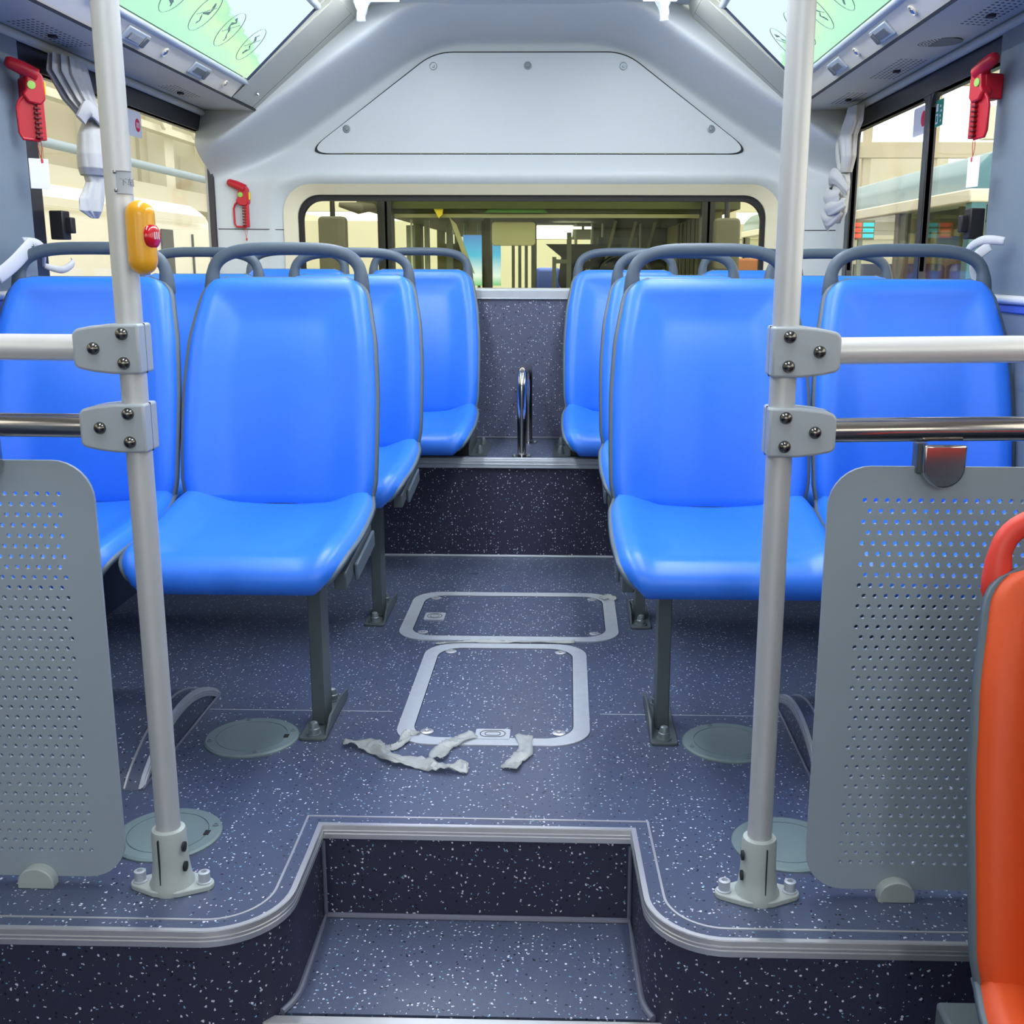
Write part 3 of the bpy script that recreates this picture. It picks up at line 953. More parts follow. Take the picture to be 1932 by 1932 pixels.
ROWY = [2.43, 3.205, 3.95]
seat0 = make_seat('blue padded bus seat with grey grab arch', 'blue_pad', 'handle_grey', 'blue rear seats')
rows_txt = ['front row nearest the poles', 'middle row', 'last row on platform']
first = True
for r, y in enumerate(ROWY):
    for sx in (-1, 1):
        for k in range(2):
            if r < 2: x = sx * (.482 + .450 * k); z = SEATZ
            else: x = sx * (.372 + .450 * k); z = SEATZ + .012
            side = 'left' if sx < 0 else 'right'
            pos = ('beside the aisle' if k == 0 else ('by the window' if r < 2 else 'by the wall'))
            lab = 'blue padded bus seat %s, %s of aisle, %s' % (pos, side, rows_txt[r])
            if first: seat0.location = (x, y, z); seat0['label'] = lab; first = False
            else: dup(seat0, (x, y, z), lab)

# orange priority seat in the right foreground
org = make_seat('bright orange seat with coral grab arch in the right foreground', 'orange_pad', 'coral_plastic', None)
org.location = (.875, 1.2, SEATZ - .332)
pd = thing('seat_plinth', 'grey box plinth under the orange seat', 'plinth', (.9, 1.1, ZL))
mb = MB(); mb.box(.665, 1.16, .82, 1.23, ZL, .045); link('plinth_body', mb, 'steel_painted', pd, bevel=.006)
mb = MB(); mb.box(.64, 1.16, .80, 1.25, .045, .085); link('plinth_top', mb, 'steel_painted', pd, bevel=.006)

# seat stands
def make_stand(label):
    r = thing('seat_stand', label, 'seat frame', (0, 0, 0), 'steel seat stands')
    Y = 2.26
    q = MB(); q.box(-.392, -.364, Y, Y + .075, .008, .375); link('leg', q, 'steel_painted', r, bevel=.002)
    q = MB(); q.prism(rrect(-.407, -.348, 2.19, 2.44, .008, 3), 0, .007, 'xy'); link('foot_plate', q, 'steel_painted', r, bevel=.0015)
    q = MB(); q.prism([(2.20, .004), (2.44, .004), (2.44, .022), (2.36, .034), (2.25, .034)], -.3525, -.348, 'yz'); link('foot_flange', q, 'steel_painted', r)
    for y in (2.213, 2.405):
        q = MB(); q.lathe([(.016, 0), (.016, .003), (.0125, .003), (.0125, .014), (.0105, .016), (.0105, .02), (.008, .027), (.003, .03)], (-.378, y, .007), 14)
        link('bolt', q, 'bolt_grey', r, smooth=35)
    q = MB(); q.box(-1.15, -.30, Y + .005, Y + .045, .372, .408); q.box(-1.15, -.30, Y + .13, Y + .17, .372, .408); link('crossbeam', q, 'steel_painted', r, bevel=.003)
    q = MB(); q.box(-.302, -.277, 2.12, 2.42, .375, .412, rot=(math.radians(6), 0, 0)); link('side_rail', q, 'steel_painted', r, bevel=.003)
    q = MB(); q.box(-.276, -.268, 2.20, 2.41, .368, .405, rot=(math.radians(6), 0, 0)); link('side_cap', q, 'seat_shell', r, bevel=.003)
    q = MB(); q.box(-.393, -.391, Y + .02, Y + .05, .29, .36); link('leg_label', q, 'fascia_silver', r, smooth=0)
    q = MB(); q.box(-1.165, -1.14, 2.2, 2.5, .33, .45); link('wall_bracket', q, 'steel_painted', r, bevel=.004)
    return r
st = make_stand('dark grey steel leg and beam under the left front pair of seats')
st2 = dup(st, (0, .77, 0), 'dark grey steel leg and beam under the left middle pair of seats')
def mirrored(src, loc, label):
    """mirror image of a stand about the bus centre line: new mesh data"""
    r = thing(src.name.split('.')[0], label, src['category'], loc, src.get('group'))
    for ch in src.children:
        me = ch.data.copy()
        for v in me.vertices: v.co.x = -v.co.x
        me.flip_normals()
        c = bpy.data.objects.new(ch.name.split('.')[0], me); COL.objects.link(c); c.parent = r
        c.location = (-ch.location.x, ch.location.y, ch.location.z)
        for m_ in ch.modifiers:
            if m_.type == 'BEVEL':
                b = c.modifiers.new('bevel', 'BEVEL'); b.width = m_.width; b.segments = m_.segments; b.limit_method = 'ANGLE'; b.angle_limit = .6
    return r
mirrored(st, (0, 0, 0), 'dark grey steel leg and beam under the right front pair of seats')
mirrored(st, (0, .77, 0), 'dark grey steel leg and beam under the right middle pair of seats')
def make_mount(label):
    r = thing('seat_mount', label, 'seat frame', (0, 0, 0), 'low mounts of the last row')
    q = MB(); q.box(-1.15, -.175, 3.80, 3.84, ZP, .405); q.box(-1.15, -.175, 4.03, 4.07, ZP, .405); link('crossbeam', q, 'black_rubber', r, bevel=.003)
    q = MB(); q.box(-.178, -.172, 3.79, 4.09, ZP, .405); link('side_plate', q, 'steel_painted', r, bevel=.001)
    q = MB(); q.prism([(3.79, ZP), (4.10, ZP), (4.10, ZP + .003), (3.79, ZP + .003)], -.178, -.115, 'yz'); link('foot_plate', q, 'steel_painted', r)
    for y in (3.84, 4.02):
        q = MB(); q.lathe([(.013, 0), (.013, .006), (.010, .006), (.010, .018), (.006, .028), (.002, .03)], (-.143, y, ZP + .003), 12)
        link('bolt', q, 'bolt_grey', r, smooth=35)
    return r
mt = make_mount('low grey mount with two bolts under the left last-row seats')
mirrored(mt, (0, 0, 0), 'low grey mount with two bolts under the right last-row seats')

# ------------------------------------------------------------------ poles, bars, clamps
YP = 1.62
def capsule_bolt(c, axis='y', r=.0092):
    q = MB(); q.lathe([(r, 0), (r * .97, .003), (r * .8, .006), (r * .5, .008), (r * .15, .009)], c, 16, axis, -1); return q
for s, nm in ((-1, 'left'), (1, 'right')):
    px = s * .478
    pole = thing('grab_pole', 'tall satin silver floor-to-ceiling pole, ' + nm + ' of the step', 'pole', (px, YP, 0), 'front grab poles')
    q = MB(); q.tube([(px, YP, .01), (px, YP, 1.885)], .0192, 28); link('pole_tube', q, 'pole_silver', pole, smooth=60)
    # cast foot
    q = MB(); q.lathe([(.036, 0), (.036, .012), (.032, .02), (.0285, .05), (.0275, .10), (.026, .106), (.0195, .108)], (px, YP, 0), 28); link('pole_socket', q, 'base_grey', pole, smooth=35)
    fo = []
    for k in range(40):
        a = 2 * PI * k / 40
        fo.append((px + .062 * math.copysign(abs(math.cos(a)) ** .9, math.cos(a)) + 0, YP + (.038 * math.sin(a) if abs(math.cos(a)) < .62 else .030 * math.sin(a)) ))
    lob = []
    for k in range(13): a = -PI / 3 + 2 * PI / 3 * k / 12; lob.append((px + .052 + .016 * math.cos(a), YP + .016 * math.sin(a)))
    lob += [(px + .02, YP + .034), (px - .02, YP + .034)]
    for k in range(13): a = PI - PI / 3 + 2 * PI / 3 * k / 12; lob.append((px - .052 + .016 * math.cos(a), YP + .016 * math.sin(a)))
    lob += [(px - .02, YP - .034), (px + .02, YP - .034)]
    q = MB(); q.prism(lob, 0, .010, 'xy'); link('pole_flange', q, 'base_grey', pole, bevel=.002)
    q = MB(); q.box(px - .0008 + s * .008, px + .0008 + s * .008, YP - .031, YP - .02, .02, .098); link('socket_slit', q, 'dark_gap', pole, smooth=0)
    for k in (-1, 1):
        q = MB(); q.lathe([(.012, 0), (.012, .002), (.0095, .003), (.0095, .018), (.005, .019), (.0045, .014)], (px + k * .053, YP, .010), 16); link('flange_screw', q, 'alu_matt', pole, smooth=35)
    for z in (.045, .08):
        q = MB(); q.lathe([(.008, 0), (.008, .004), (.004, .0045)], (px - s * .026, YP - .012, z), 12, 'x', -s); link('grub_screw', q, 'dark_gap', pole, smooth=35)
    q = MB(); q.lathe([(.045, 0), (.045, .008), (.026, .03)], (px, YP, 1.885), 20, 'z', -1); link('ceiling_flange', q, 'base_grey', pole)
    # two horizontal bars to the side wall
    for z, mname, rad, wd in ((.879, 'bar_silver', .0195, 'upper white satin'), (.763, 'stainless', .0182, 'lower polished steel')):
        q = MB(); q.tube([(px + s * .03, YP, z), (s * .8, YP + .005, z + (.004 if s > 0 else .001)), (s * 1.165, YP + .01, z + (.006 if s > 0 else .003))], rad, 24)
        tag(link('horizontal_bar', q, mname, smooth=60), '%s horizontal bar running from the %s pole to the wall' % (wd, nm), 'bar', 'horizontal grab bars')
        cl = thing('bar_clamp', 'grey plastic clamp with three dome bolts joining %s pole and %s bar' % (nm, wd.split()[0]), 'clamp', (px, YP, z), 'pole clamps')
        out = []
        A = [(-.022, .036), (.022, .036), (.050, .033), (.070, .029), (.076, .022), (.076, -.022), (.071, -.028), (.048, -.033), (.022, -.036), (-.022, -.036)]
        q = MB(); q.prism([(px + s * a, z + b) for a, b in A], YP - .027, YP + .027, 'xz'); link('clamp_body', q, 'clamp_grey', cl, bevel=.005, seg=3)
        q = MB(); q.prism([(px + s * a * 1.004, z + b * 1.004) for a, b in A], YP - .0006, YP + .0006, 'xz'); link('clamp_joint', q, 'dark_gap', cl, smooth=0)
        for a, b in ((.002, .022), (.002, -.020), (.045, .001)):
            link('dome_bolt', capsule_bolt((px + s * a, YP - .0265, z + b)), 'dark_chrome', cl, smooth=60)

    # perforated modesty panel
    pp = thing('perforated_screen', 'grey perforated screen panel with rounded corners beside the ' + nm + ' pole', 'panel', (s * .85, 1.63, 0), 'perforated screens')
    xa, xb, za, zb = .556, 1.14, .012, .709
    c0, c1, r0, pitch, rp = .592, 1.115, .0425, .0167, .0166
    nrow, ncol = 37, 31
    q = MB()
    zlo = .6575 - (nrow - .5) * rp; zhi = .6575 + .5 * rp
    hr = .0038
    for j in range(nrow):
        zc = .6575 - j * rp
        off = 0 if j % 2 == 0 else pitch / 2
        for i in range(ncol):
            xc = .611 + off + i * pitch
            hwx, hhz = pitch / 2, rp / 2
            oc_ = [(hwx, 0), (hwx, hhz), (0, hhz), (-hwx, hhz), (-hwx, 0), (-hwx, -hhz), (0, -hhz), (hwx, -hhz)]
            vs = [(s * (xc + a), 1.627, zc + b) for a, b in oc_] + [(s * (xc + hr * math.cos(k * PI / 4)), 1.627, zc + hr * math.sin(k * PI / 4)) for k in range(8)]
            vs += [(s * (xc + hr * math.cos(k * PI / 4)), 1.633, zc + hr * math.sin(k * PI / 4)) for k in range(8)]
            vs += [(s * (xc + a), 1.633, zc + b) for a, b in oc_]
            fs = []
            for k in range(8):
                k2 = (k + 1) % 8
                fs += [(k, k2, 8 + k2, 8 + k), (8 + k, 8 + k2, 16 + k2, 16 + k), (16 + k, 16 + k2, 24 + k2, 24 + k)]
            q.add(vs, fs)
        if off:
            q.box(*sorted((s * (.611 - pitch / 2), s * (.611))), 1.627, 1.633, zc - rp / 2, zc + rp / 2)
        else:
            q.box(*sorted((s * (.611 + (ncol - .5) * pitch), s * (.611 + ncol * pitch))), 1.627, 1.633, zc - rp / 2, zc + rp / 2)
    me_name = 'perforated_field'
    # note: plain faces only, no recalculation across cells needed
    xl, xr = .611 - pitch / 2, .611 + ncol * pitch
    # surrounding solid margins, as one outline ring (rounded outside, rectangular inside)
    oo = rrect(xa, xb, za, zb, .062, 8)
    ii = []
    for (x, z) in oo: ii.append((min(max(x, xl), xr), min(max(z, zlo), zhi)))
    # make inner ring touch rectangle corners
    def pull(k, p): ii[k] = p
    n8 = 9
    for c, (cx_, cz_) in enumerate(((xr, zhi), (xl, zhi), (xl, zlo), (xr, zlo))):
        for k in range(n8): ii[c * n8 + k] = (cx_, cz_)
    q.ring([(s * a, b) for a, b in oo], [(s * a, b) for a, b in ii], 1.627, 1.633, 'xz')
    link('panel_sheet', q, 'perf_panel', pp, smooth=0)
    # brackets
    bx = s * .717
    q = MB()
    lug = [(bx - .031, .745), (bx - .031, .715)] + [(bx + .031 * math.cos(a), .712 + .031 * math.sin(a)) for a in [PI + PI * k / 14 for k in range(15)]] + [(bx + .031, .715), (bx + .031, .745)]
    q.prism(lug, 1.603, 1.62, 'xz'); link('upper_bracket', q, 'stainless', pp, bevel=.003)
    q = MB(); q.box(bx - .036, bx - .020, 1.618, 1.645, .70, .745); link('upper_bracket_back', q, 'steel_painted', pp, bevel=.002)
    bx = s * .700
    q = MB(); lug = [(bx - .0295, 0), (bx + .0295, 0)] + [(bx + .0295 * math.cos(a), .010 + .026 * math.sin(a)) for a in [PI * k / 16 for k in range(17)]]
    q.prism(lug, 1.606, 1.627, 'xz'); link('lower_bracket', q, 'base_grey', pp, bevel=.002)

# stop button on the left pole
sb = thing('stop_button', 'yellow capsule stop button with red push disc on the left pole', 'button', (-.44, 1.60, 1.036))
q = MB()
prof = []
def caps(hh, r):
    P = []
    for k in range(9): a = PI / 2 * k / 8; P.append((r * math.sin(a), -hh - r * math.cos(a)))
    for k in range(9): a = PI / 2 * k / 8; P.append((r * math.cos(a), hh + r * math.sin(a)))
    return [(max(a, .0005), b) for a, b in P]
q.lathe(caps(.031, .0205), (0, 0, 0), 28); b_ = link('button_body', q, 'button_yellow', sb, smooth=80, world=False); b_.scale = (1.0, .85, 1)
b_.location = (-.001, -.006, 0)
q = MB(); q.lathe([(.0175, 0), (.0172, .003), (.014, .006), (.008, .008), (.002, .0085)], (0, 0, 0), 24, 'x', 1)
r_ = link('push_disc', q, 'button_red', sb, smooth=80, world=False); r_.rotation_euler = (0, 0, math.radians(-16)); r_.location = (.0145, -.009, .002)
q = MB()
for k, zz in enumerate((-.005, -.001, .003)): q.box(-.0003, .0005, -.005 + k * .0045, -.0035 + k * .0045, -.005, .005)
g_ = link('push_disc_lettering', q, 'white_card', sb, smooth=0, world=False); g_.rotation_euler = (0, 0, math.radians(-16)); g_.location = (.0228, -.0115, .003)
q = MB(); q.box(-.020, .004, -.012, .018, -.045, .045); c_ = link('button_backplate', q, 'clamp_grey', sb, bevel=.003, world=False)
c_.location = (-.002, .008, 0)

# engraved plate on the left pole
pl = thing('engraved_plate', 'small metal plate with engraved lettering on the left pole above the button', 'plate', (-.46, 1.6, 1.11))
q = MB()
rows = []
for i in range(9):
    a = math.radians(-78 + 70 * i / 8)
    rows.append([(-.478 + .0198 * math.cos(a) , YP + .0198 * math.sin(a), z) for z in (1.096, 1.128)])
q.grid(rows); link('plate_sheet', q, 'clamp_grey', pl, smooth=60)
q = MB()
rows2 = []
for z in (1.1275, 1.0965):
    q.tube([(-.478 + .0202 * math.cos(math.radians(-78 + 70 * i / 8)), YP + .0202 * math.sin(math.radians(-78 + 70 * i / 8)), z) for i in range(9)], .0006, 5)
link('plate_rim', q, 'etched', pl)
for z in (1.126, 1.101):
    a = math.radians(-80)
    q = MB(); q.lathe([(.003, 0), (.0025, .002), (.001, .003)], (-.478 + .0195 * math.cos(a), YP + .0195 * math.sin(a), z), 10, 'y', -1); link('plate_rivet', q, 'chrome', pl)
cu = bpy.data.curves.new('plate_text', 'FONT'); cu.body = '下车铃'; cu.size = .0115; cu.extrude = .0002
try:
    tmp = bpy.data.objects.new('tmp', cu); COL.objects.link(tmp)
    bpy.context.view_layer.update()
    me = bpy.data.meshes.new_from_object(tmp.evaluated_get(bpy.context.evaluated_depsgraph_get()))
    bpy.data.objects.remove(tmp)
    for v in me.vertices:                      # wrap the lettering round the pole
        a = math.radians(-66) + v.co.x / .0200; z = 1.1085 + v.co.y
        rr = .0201 + v.co.z
        v.co = Vector((-.478 + rr * math.cos(a), YP + rr * math.sin(a), z))
    me.materials.append(MATS['etched'])
    o = bpy.data.objects.new('plate_lettering', me); COL.objects.link(o); o.parent = pl; o.location = -pl.location
except Exception as ex:
    print('text', ex)

# stainless floor handle on the rear platform
gh = thing('grab_hoop', 'polished steel hoop handle standing on the rear platform in the aisle', 'handle', (.01, 3.95, ZP))
xh = .008
pts = [(xh, 3.79, ZP), (xh, 3.79, .52), (xh, 3.79, .58)] + [(xh + .0, 3.85 - .06 * math.cos(a), .58 + .06 * math.sin(a)) for a in [PI / 2 * k / 8 for k in range(1, 9)]] + \
      [(xh + .012 * k / 4, 3.85 + .19 * k / 4, .64) for k in range(1, 4)] + [(xh + .012, 4.04 + .06 * math.sin(a), .58 + .06 * math.cos(a)) for a in [PI / 2 * k / 8 for k in range(0, 9)]] + [(xh + .012, 4.10, .5), (xh + .012, 4.10, ZP)]
q = MB(); q.tube(pts, .0155, 20); link('hoop', q, 'stainless', gh, smooth=60)
for x, y in ((xh, 3.79), (xh + .012, 4.10)):
    q = MB(); q.lathe([(.034, 0), (.034, .004), (.02, .005)], (x, y, ZP), 20); link('hoop_flange', q, 'chrome', gh)
    for k in (-1, 1):
        q = MB(); q.lathe([(.006, 0), (.005, .005), (.001, .006)], (x + k * .026, y, ZP + .004), 10); link('flange_bolt', q, 'bolt_grey', gh)

# ------------------------------------------------------------------ round floor covers
def cover(x, y, rad, label):
    r = thing('round_floor_cover', label, 'floor cover', (x, y, 0), 'round floor covers')
    q = MB(); q.lathe([(rad, 0), (rad, .003), (rad - .004, .006), (rad * .76, .0065), (rad * .755, .0045), (rad * .745, .0045), (rad * .74, .0065), (.01, .0065)], (x, y, 0), 56); link('cover_plate', q, 'cover_green', r, smooth=30)
    for k in range(4):
        a = math.radians(20 + 90 * k)
        q = MB(); q.lathe([(.0055, 0), (.0055, .0015), (.003, .0018), (.003, .0005)], (x + rad * .88 * math.cos(a), y + rad * .88 * math.sin(a), .0064), 12); link('cover_screw', q, 'bolt_grey', r)
    q = MB(); q.box(x + rad * .70, x + rad * .80, y - .008, y + .008, .006, .0075); link('finger_notch', q, 'dark_gap', r, smooth=0)
    return r
cover(-.511, 2.202, .100, 'grey round floor cover by the front leg of the left seats')
cover(-.545, 1.785, .094, 'grey round floor cover behind the left pole base')
cover(.515, 2.207, .098, 'grey round floor cover by the front leg of the right seats')
cover(.556, 1.785, .094, 'grey round floor cover behind the right pole base')

# ------------------------------------------------------------------ floor hatches
def hatch(x0, x1, y0, y1, rad, wd, label, latch):
    r = thing('floor_hatch', label, 'hatch', ((x0 + x1) / 2, (y0 + y1) / 2, 0), 'aisle floor hatches')
    q = MB(); q.ring(rrect(x0, x1, y0, y1, rad, 8), rrect(x0 + wd, x1 - wd, y0 + wd, y1 - wd, rad - wd * .55, 8), 0, .003, 'xy'); link('hatch_frame', q, 'alu_matt', r, smooth=30)
    q = MB(); q.ring(rrect(x0 + wd, x1 - wd, y0 + wd, y1 - wd, rad - wd * .55, 8), rrect(x0 + wd + .002, x1 - wd - .002, y0 + wd + .002, y1 - wd - .002, rad - wd * .55, 8), 0, .0015, 'xy'); link('hatch_joint', q, 'dark_gap', r, smooth=0)
    q = MB(); q.prism(rrect(x0 + wd + .002, x1 - wd - .002, y0 + wd + .002, y1 - wd - .002, rad - wd * .55, 8), 0, .0012, 'xy'); link('hatch_lid', q, 'floor_vinyl', r, smooth=0)
    ox, oy = wd + .032, wd + .030
    for sx in (0, 1):
        for sy in (0, 1):
            c = ((x0 + ox) if sx == 0 else (x1 - ox), (y0 + oy) if sy == 0 else (y1 - oy), .001)
            q = MB(); q.lathe([(.0145, 0), (.0145, .0025), (.009, .004), (.0085, .0025), (.005, .003), (.0045, .006), (.001, .007)], c, 20); link('lid_screw', q, 'alu', r, smooth=35)
    lx, ly, lw, lh = latch
    q = MB(); q.prism(rrect(lx - lw / 2, lx + lw / 2, ly - lh / 2, ly + lh / 2, .005, 4), 0, .0045, 'xy'); link('latch_plate', q, 'alu_matt', r, smooth=0)
    q = MB(); q.tube([(x, y, .0047) for x, y in rrect(lx - lw * .36, lx + lw * .36, ly - lh * .30, ly + lh * .32, lh * .28, 6)], .0009, 5, closed=True)
    q.tube([(x, y, .0047) for x, y in rrect(lx - lw * .22, lx + lw * .22, ly - lh * .16, ly + lh * .18, lh * .14, 6)], .0008, 5, closed=True)
    link('latch_ring', q, 'dark_gap', r)
    return r
hatch(-.205, .220, 2.178, 2.822, .085, .036, 'nearer floor hatch with silver rounded frame and latch at its front edge', (.008, 2.232, .075, .052))
hatch(-.300, .313, 2.846, 3.298, .085, .036, 'farther wide floor hatch with silver rounded frame and latch at its left', (-.215, 3.05, .058, .065))

# crumpled tape strips on the floor
def tape(label, pts, width, seed, lift=.004, m='tape_grey', crump=.004):
    random.seed(seed)
    C = catmull(pts, 7)
    q = MB(); rows = []
    for i, p in enumerate(C):
        t = (C[min(i + 1, len(C) - 1)] - C[max(i - 1, 0)]); t.z = 0; t.normalize()
        nn = Vector((-t.y, t.x, 0))
        wv = width * (1 + .16 * math.sin(i * .7 + seed) + .05 * random.uniform(-1, 1))
        if i in (0, len(C) - 1): wv *= .55
        row = []
        for k in range(6):
            u = -1 + 2 * k / 5
            row.append(p + nn * u * wv / 2 + Vector((0, 0, lift + crump * (random.random() ** 1.5) + crump * .7 * math.sin(i * .5 + k * .8))) )
        for r_ in row: r_.z = max(r_.z, .0035)
        rows.append(row)
    q.grid(rows)
    o = link('torn_tape', q, m, smooth=25)
    o.modifiers.new('solid', 'SOLIDIFY').thickness = .0008
    tag(o, label, 'tape', 'torn tape scraps')
    return o
tape('long crumpled strip of translucent tape lying left in front of the hatch', [(-.305, 2.175, 0), (-.25, 2.16, 0), (-.19, 2.10, 0), (-.125, 2.075, 0), (-.075, 2.06, 0), (-.03, 2.062, 0)], .038, 3, .006, crump=.007)
tape('short tape strip running from the hatch corner to the long crumpled strip', [(-.245, 2.165, 0), (-.2, 2.155, 0), (-.18, 2.19, 0), (-.178, 2.225, 0), (-.15, 2.232, 0)], .022, 4, .004)
tape('tape strip folded over the hatch frame left of the latch', [(-.10, 2.10, 0), (-.092, 2.15, 0), (-.07, 2.19, 0), (-.03, 2.225, 0)], .036, 5, .005)
tape('grey tape strip hanging off the hatch frame right of the latch', [(.05, 2.06, 0), (.066, 2.10, 0), (.082, 2.15, 0), (.076, 2.225, 0)], .034, 6, .005)
tape('tape strip wrinkled along the gap between the two floor hatches', [(-.185, 2.815, 0), (-.08, 2.833, 0), (.05, 2.835, 0), (.19, 2.838, 0)], .016, 7, .003, crump=.004)
tape('small scrap of tape at the far right corner of the rear hatch', [(.27, 3.24, 0), (.295, 3.25, 0), (.32, 3.255, 0)], .05, 8, .004)

# ------------------------------------------------------------------ emergency hammers
def make_hammer(label, loc, rotz, mirror=1, card=False, scale=1.0):
    """built in a local frame: x along the wall, y out of the wall (-y towards room), z up; origin at mid height"""
    r = thing('emergency_hammer', label, 'hammer', loc, 'red emergency hammers')
    r.rotation_euler = (0, 0, rotz); r.scale = (mirror * scale, scale, scale)
    def L(name, q, m, **k): return link(name, q, m, r, world=False, **k)
    q = MB(); q.tube([(-.052, -.022, .077), (-.045, -.022, .075), (-.02, -.022, .066), (.012, -.022, .052)], [.009, .0135, .0155, .016], 14); L('hammer_head', q, 'red_plastic', smooth=60)
    q = MB(); q.lathe([(.0115, 0), (.0118, .007)], (0, 0, 0), 14, 'x', 1); o = L('head_band', q, 'black_rubber'); o.location = (-.041, -.022, .0735); o.rotation_euler = (0, math.radians(20), 0)
    q = MB(); q.prism([(-.012, .062), (.012, .066), (.024, .052), (.026, .0), (.014, -.012), (-.012, -.008), (-.024, .01), (-.016, .02)], -.030, -.002, 'xz'); L('holder_body', q, 'red_plastic', bevel=.004)
    q = MB(); q.lathe([(.0095, 0), (.009, .0025), (.002, .003)], (-.004, -.030, .030), 20, 'y', -1); L('reflector', q, 'lime')
    q = MB(); q.box(.025, .029, -.026, -.006, .012, .04); L('yellow_tab', q, 'yellow', bevel=.001)
    q = MB(); q.box(.006, .022, -.026, -.010, -.088, .0); L('grip', q, 'red_plastic', bevel=.002)
    q = MB()
    for k in range(8): q.box(-.001, .013, -.029, -.012, -.084 + k * .0105, -.079 + k * .0105)
    L('grip_rib', q, 'dark_red', bevel=.001)
    q = MB(); q.tube([(-.014, -.018, .012), (-.030, -.018, -.006), (-.035, -.018, -.02), (-.034, -.018, -.074), (-.028, -.018, -.086), (.008, -.018, -.088)], .0038, 8); L('hand_guard', q, 'red_plastic')
    q = MB(); q.tube([(.006, -.018, -.088), (.002, -.018, -.10), (.004, -.018, -.118), (.008, -.018, -.128)], .0008, 5); q.tube([(.010, -.018, -.088), (.011, -.018, -.105), (.007, -.018, -.128)], .0008, 5)
    q.lathe([(.003, 0), (.0035, .008), (.002, .010)], (.008, -.018, -.138), 8); L('safety_cord', q, 'red_plastic')
    if card:
        q = MB(); q.prism([(-.014, .012), (-.030, -.004), (-.035, -.02), (-.033, -.082), (-.026, -.088), (.004, -.088), (.004, .01)], -.020, -.014, 'xz'); L('guard_plate', q, 'red_plastic', bevel=.003)
        q = MB(); q.box(-.016, .02, -.018, .03, -.005, .05); L('wall_bracket', q, 'red_plastic', bevel=.004)
        q = MB(); q.box(-.022, .022, -.0195, -.0175, -.195, -.128); L('card_tag', q, 'white_card', bevel=.002)
    return r
make_hammer('red emergency hammer with cord on the rear wall left of the window', (-1.068, 4.312, 1.225), 0)
h1 = make_hammer('red emergency hammer with hanging white card on the left pillar', (-1.118, 2.74, 1.378), math.radians(42), 1, True, 1.04)
h2 = make_hammer('red emergency hammer with a yellow tab on the right pillar', (1.120, 2.70, 1.378), math.radians(-74), -1, True, 1.02)

# ------------------------------------------------------------------ curtains
def loft(sections, n=48, pleats=9):
    """sections: (x, y, z, rx, ry, pleat amplitude, twist)"""
    rows = []
    for (x, y, z, rx, ry, am, tw) in sections:
        row = []
        for k in range(n + 1):
            a = 2 * PI * k / n
            m_ = 1 + am * math.sin(pleats * a + tw * 3) + am * .5 * math.sin((pleats * 2 + 1) * a + tw)
            row.append((x + rx * m_ * math.cos(a + tw), y + ry * m_ * math.sin(a + tw), z))
        rows.append(row)
    return rows
def lofts(keys, steps=6, **k):
    C = []
    for i in range(len(keys) - 1):
        for j in range(steps):
            t = j / steps; t = t * t * (3 - 2 * t)
            C.append(tuple(a + (b - a) * t for a, b in zip(keys[i], keys[i + 1])))
    C.append(keys[-1]); return loft(C, **k)
def band(P, wv, mname, name, parent=None, bulge=.35, fold=.0, nd=(1, 0, 0), taper=.35):
    """flat cloth band: points, width, the direction it faces"""
    C = catmull(P, 8); nd = Vector(nd).normalized(); rows = []; m = len(C)
    for i, p in enumerate(C):
        t = (C[min(i + 1, m - 1)] - C[max(i - 1, 0)]).normalized()
        side = t.cross(nd).normalized(); nn = side.cross(t).normalized()
        w_ = wv * (taper + (1 - taper) * math.sin(PI * (i + .3) / (m - .4)) ** .5)
        rows.append([p + side * (w_ / 2 * math.sin(u * PI / 2)) + nn * (w_ * bulge * (math.cos(u * PI / 2) - .5) + fold * math.sin(u * 7 + i * .15)) for u in [-1 + 2 * k / 12 for k in range(13)]])
    q = MB(); q.grid(rows)
    o = link(name, q, mname, parent, smooth=70)
    o.modifiers.new('solid', 'SOLIDIFY').thickness = .0025
    return o
cl = thing('knotted_curtain', 'grey curtain gathered into a knot between the two rear left windows', 'curtain', (-1.11, 3.0, 1.3))
q = MB(); q.grid(lofts([(-1.13, 3.0, 1.515, .020, .085, .16, 0), (-1.125, 2.99, 1.47, .024, .10, .15, .02), (-1.115, 3.02, 1.41, .025, .075, .14, .05), (-1.105, 3.06, 1.362, .020, .030, .10, .1)], n=132, pleats=13)); link('gathered_top', q, 'curtain', cl, smooth=60)
q = MB(); q.grid(lofts([(-1.105, 3.06, 1.37, .020, .034, .05, .3), (-1.10, 3.04, 1.33, .032, .055, .03, .3), (-1.095, 3.03, 1.28, .036, .07, .02, .4), (-1.095, 3.03, 1.245, .036, .072, .02, .5), (-1.10, 3.03, 1.228, .028, .058, .02, .6)])); link('knot', q, 'curtain', cl, smooth=60)
q = MB(); q.grid(lofts([(-1.10, 3.03, 1.25, .026, .055, .05, .3), (-1.10, 3.03, 1.21, .020, .036, .16, .5), (-1.10, 3.00, 1.165, .018, .050, .26, .8), (-1.10, 2.99, 1.135, .016, .046, .32, 1.0), (-1.10, 3.01, 1.118, .006, .018, .3, 1.1)], pleats=3)); link('loose_end', q, 'curtain', cl, smooth=50)
q = MB(); q.tube(catmull([(-1.09, 2.95, 1.36, ), (-1.075, 2.97, 1.39), (-1.075, 3.03, 1.375), (-1.08, 3.07, 1.36)], 6), .022, 10, flat=(.35, (1, 0, .2))); link('wrap_fold', q, 'curtain', cl)
cr = thing('knotted_curtain', 'grey curtain tied in a thick bow knot at the rear right window corner', 'curtain', (1.10, 3.97, 1.3))
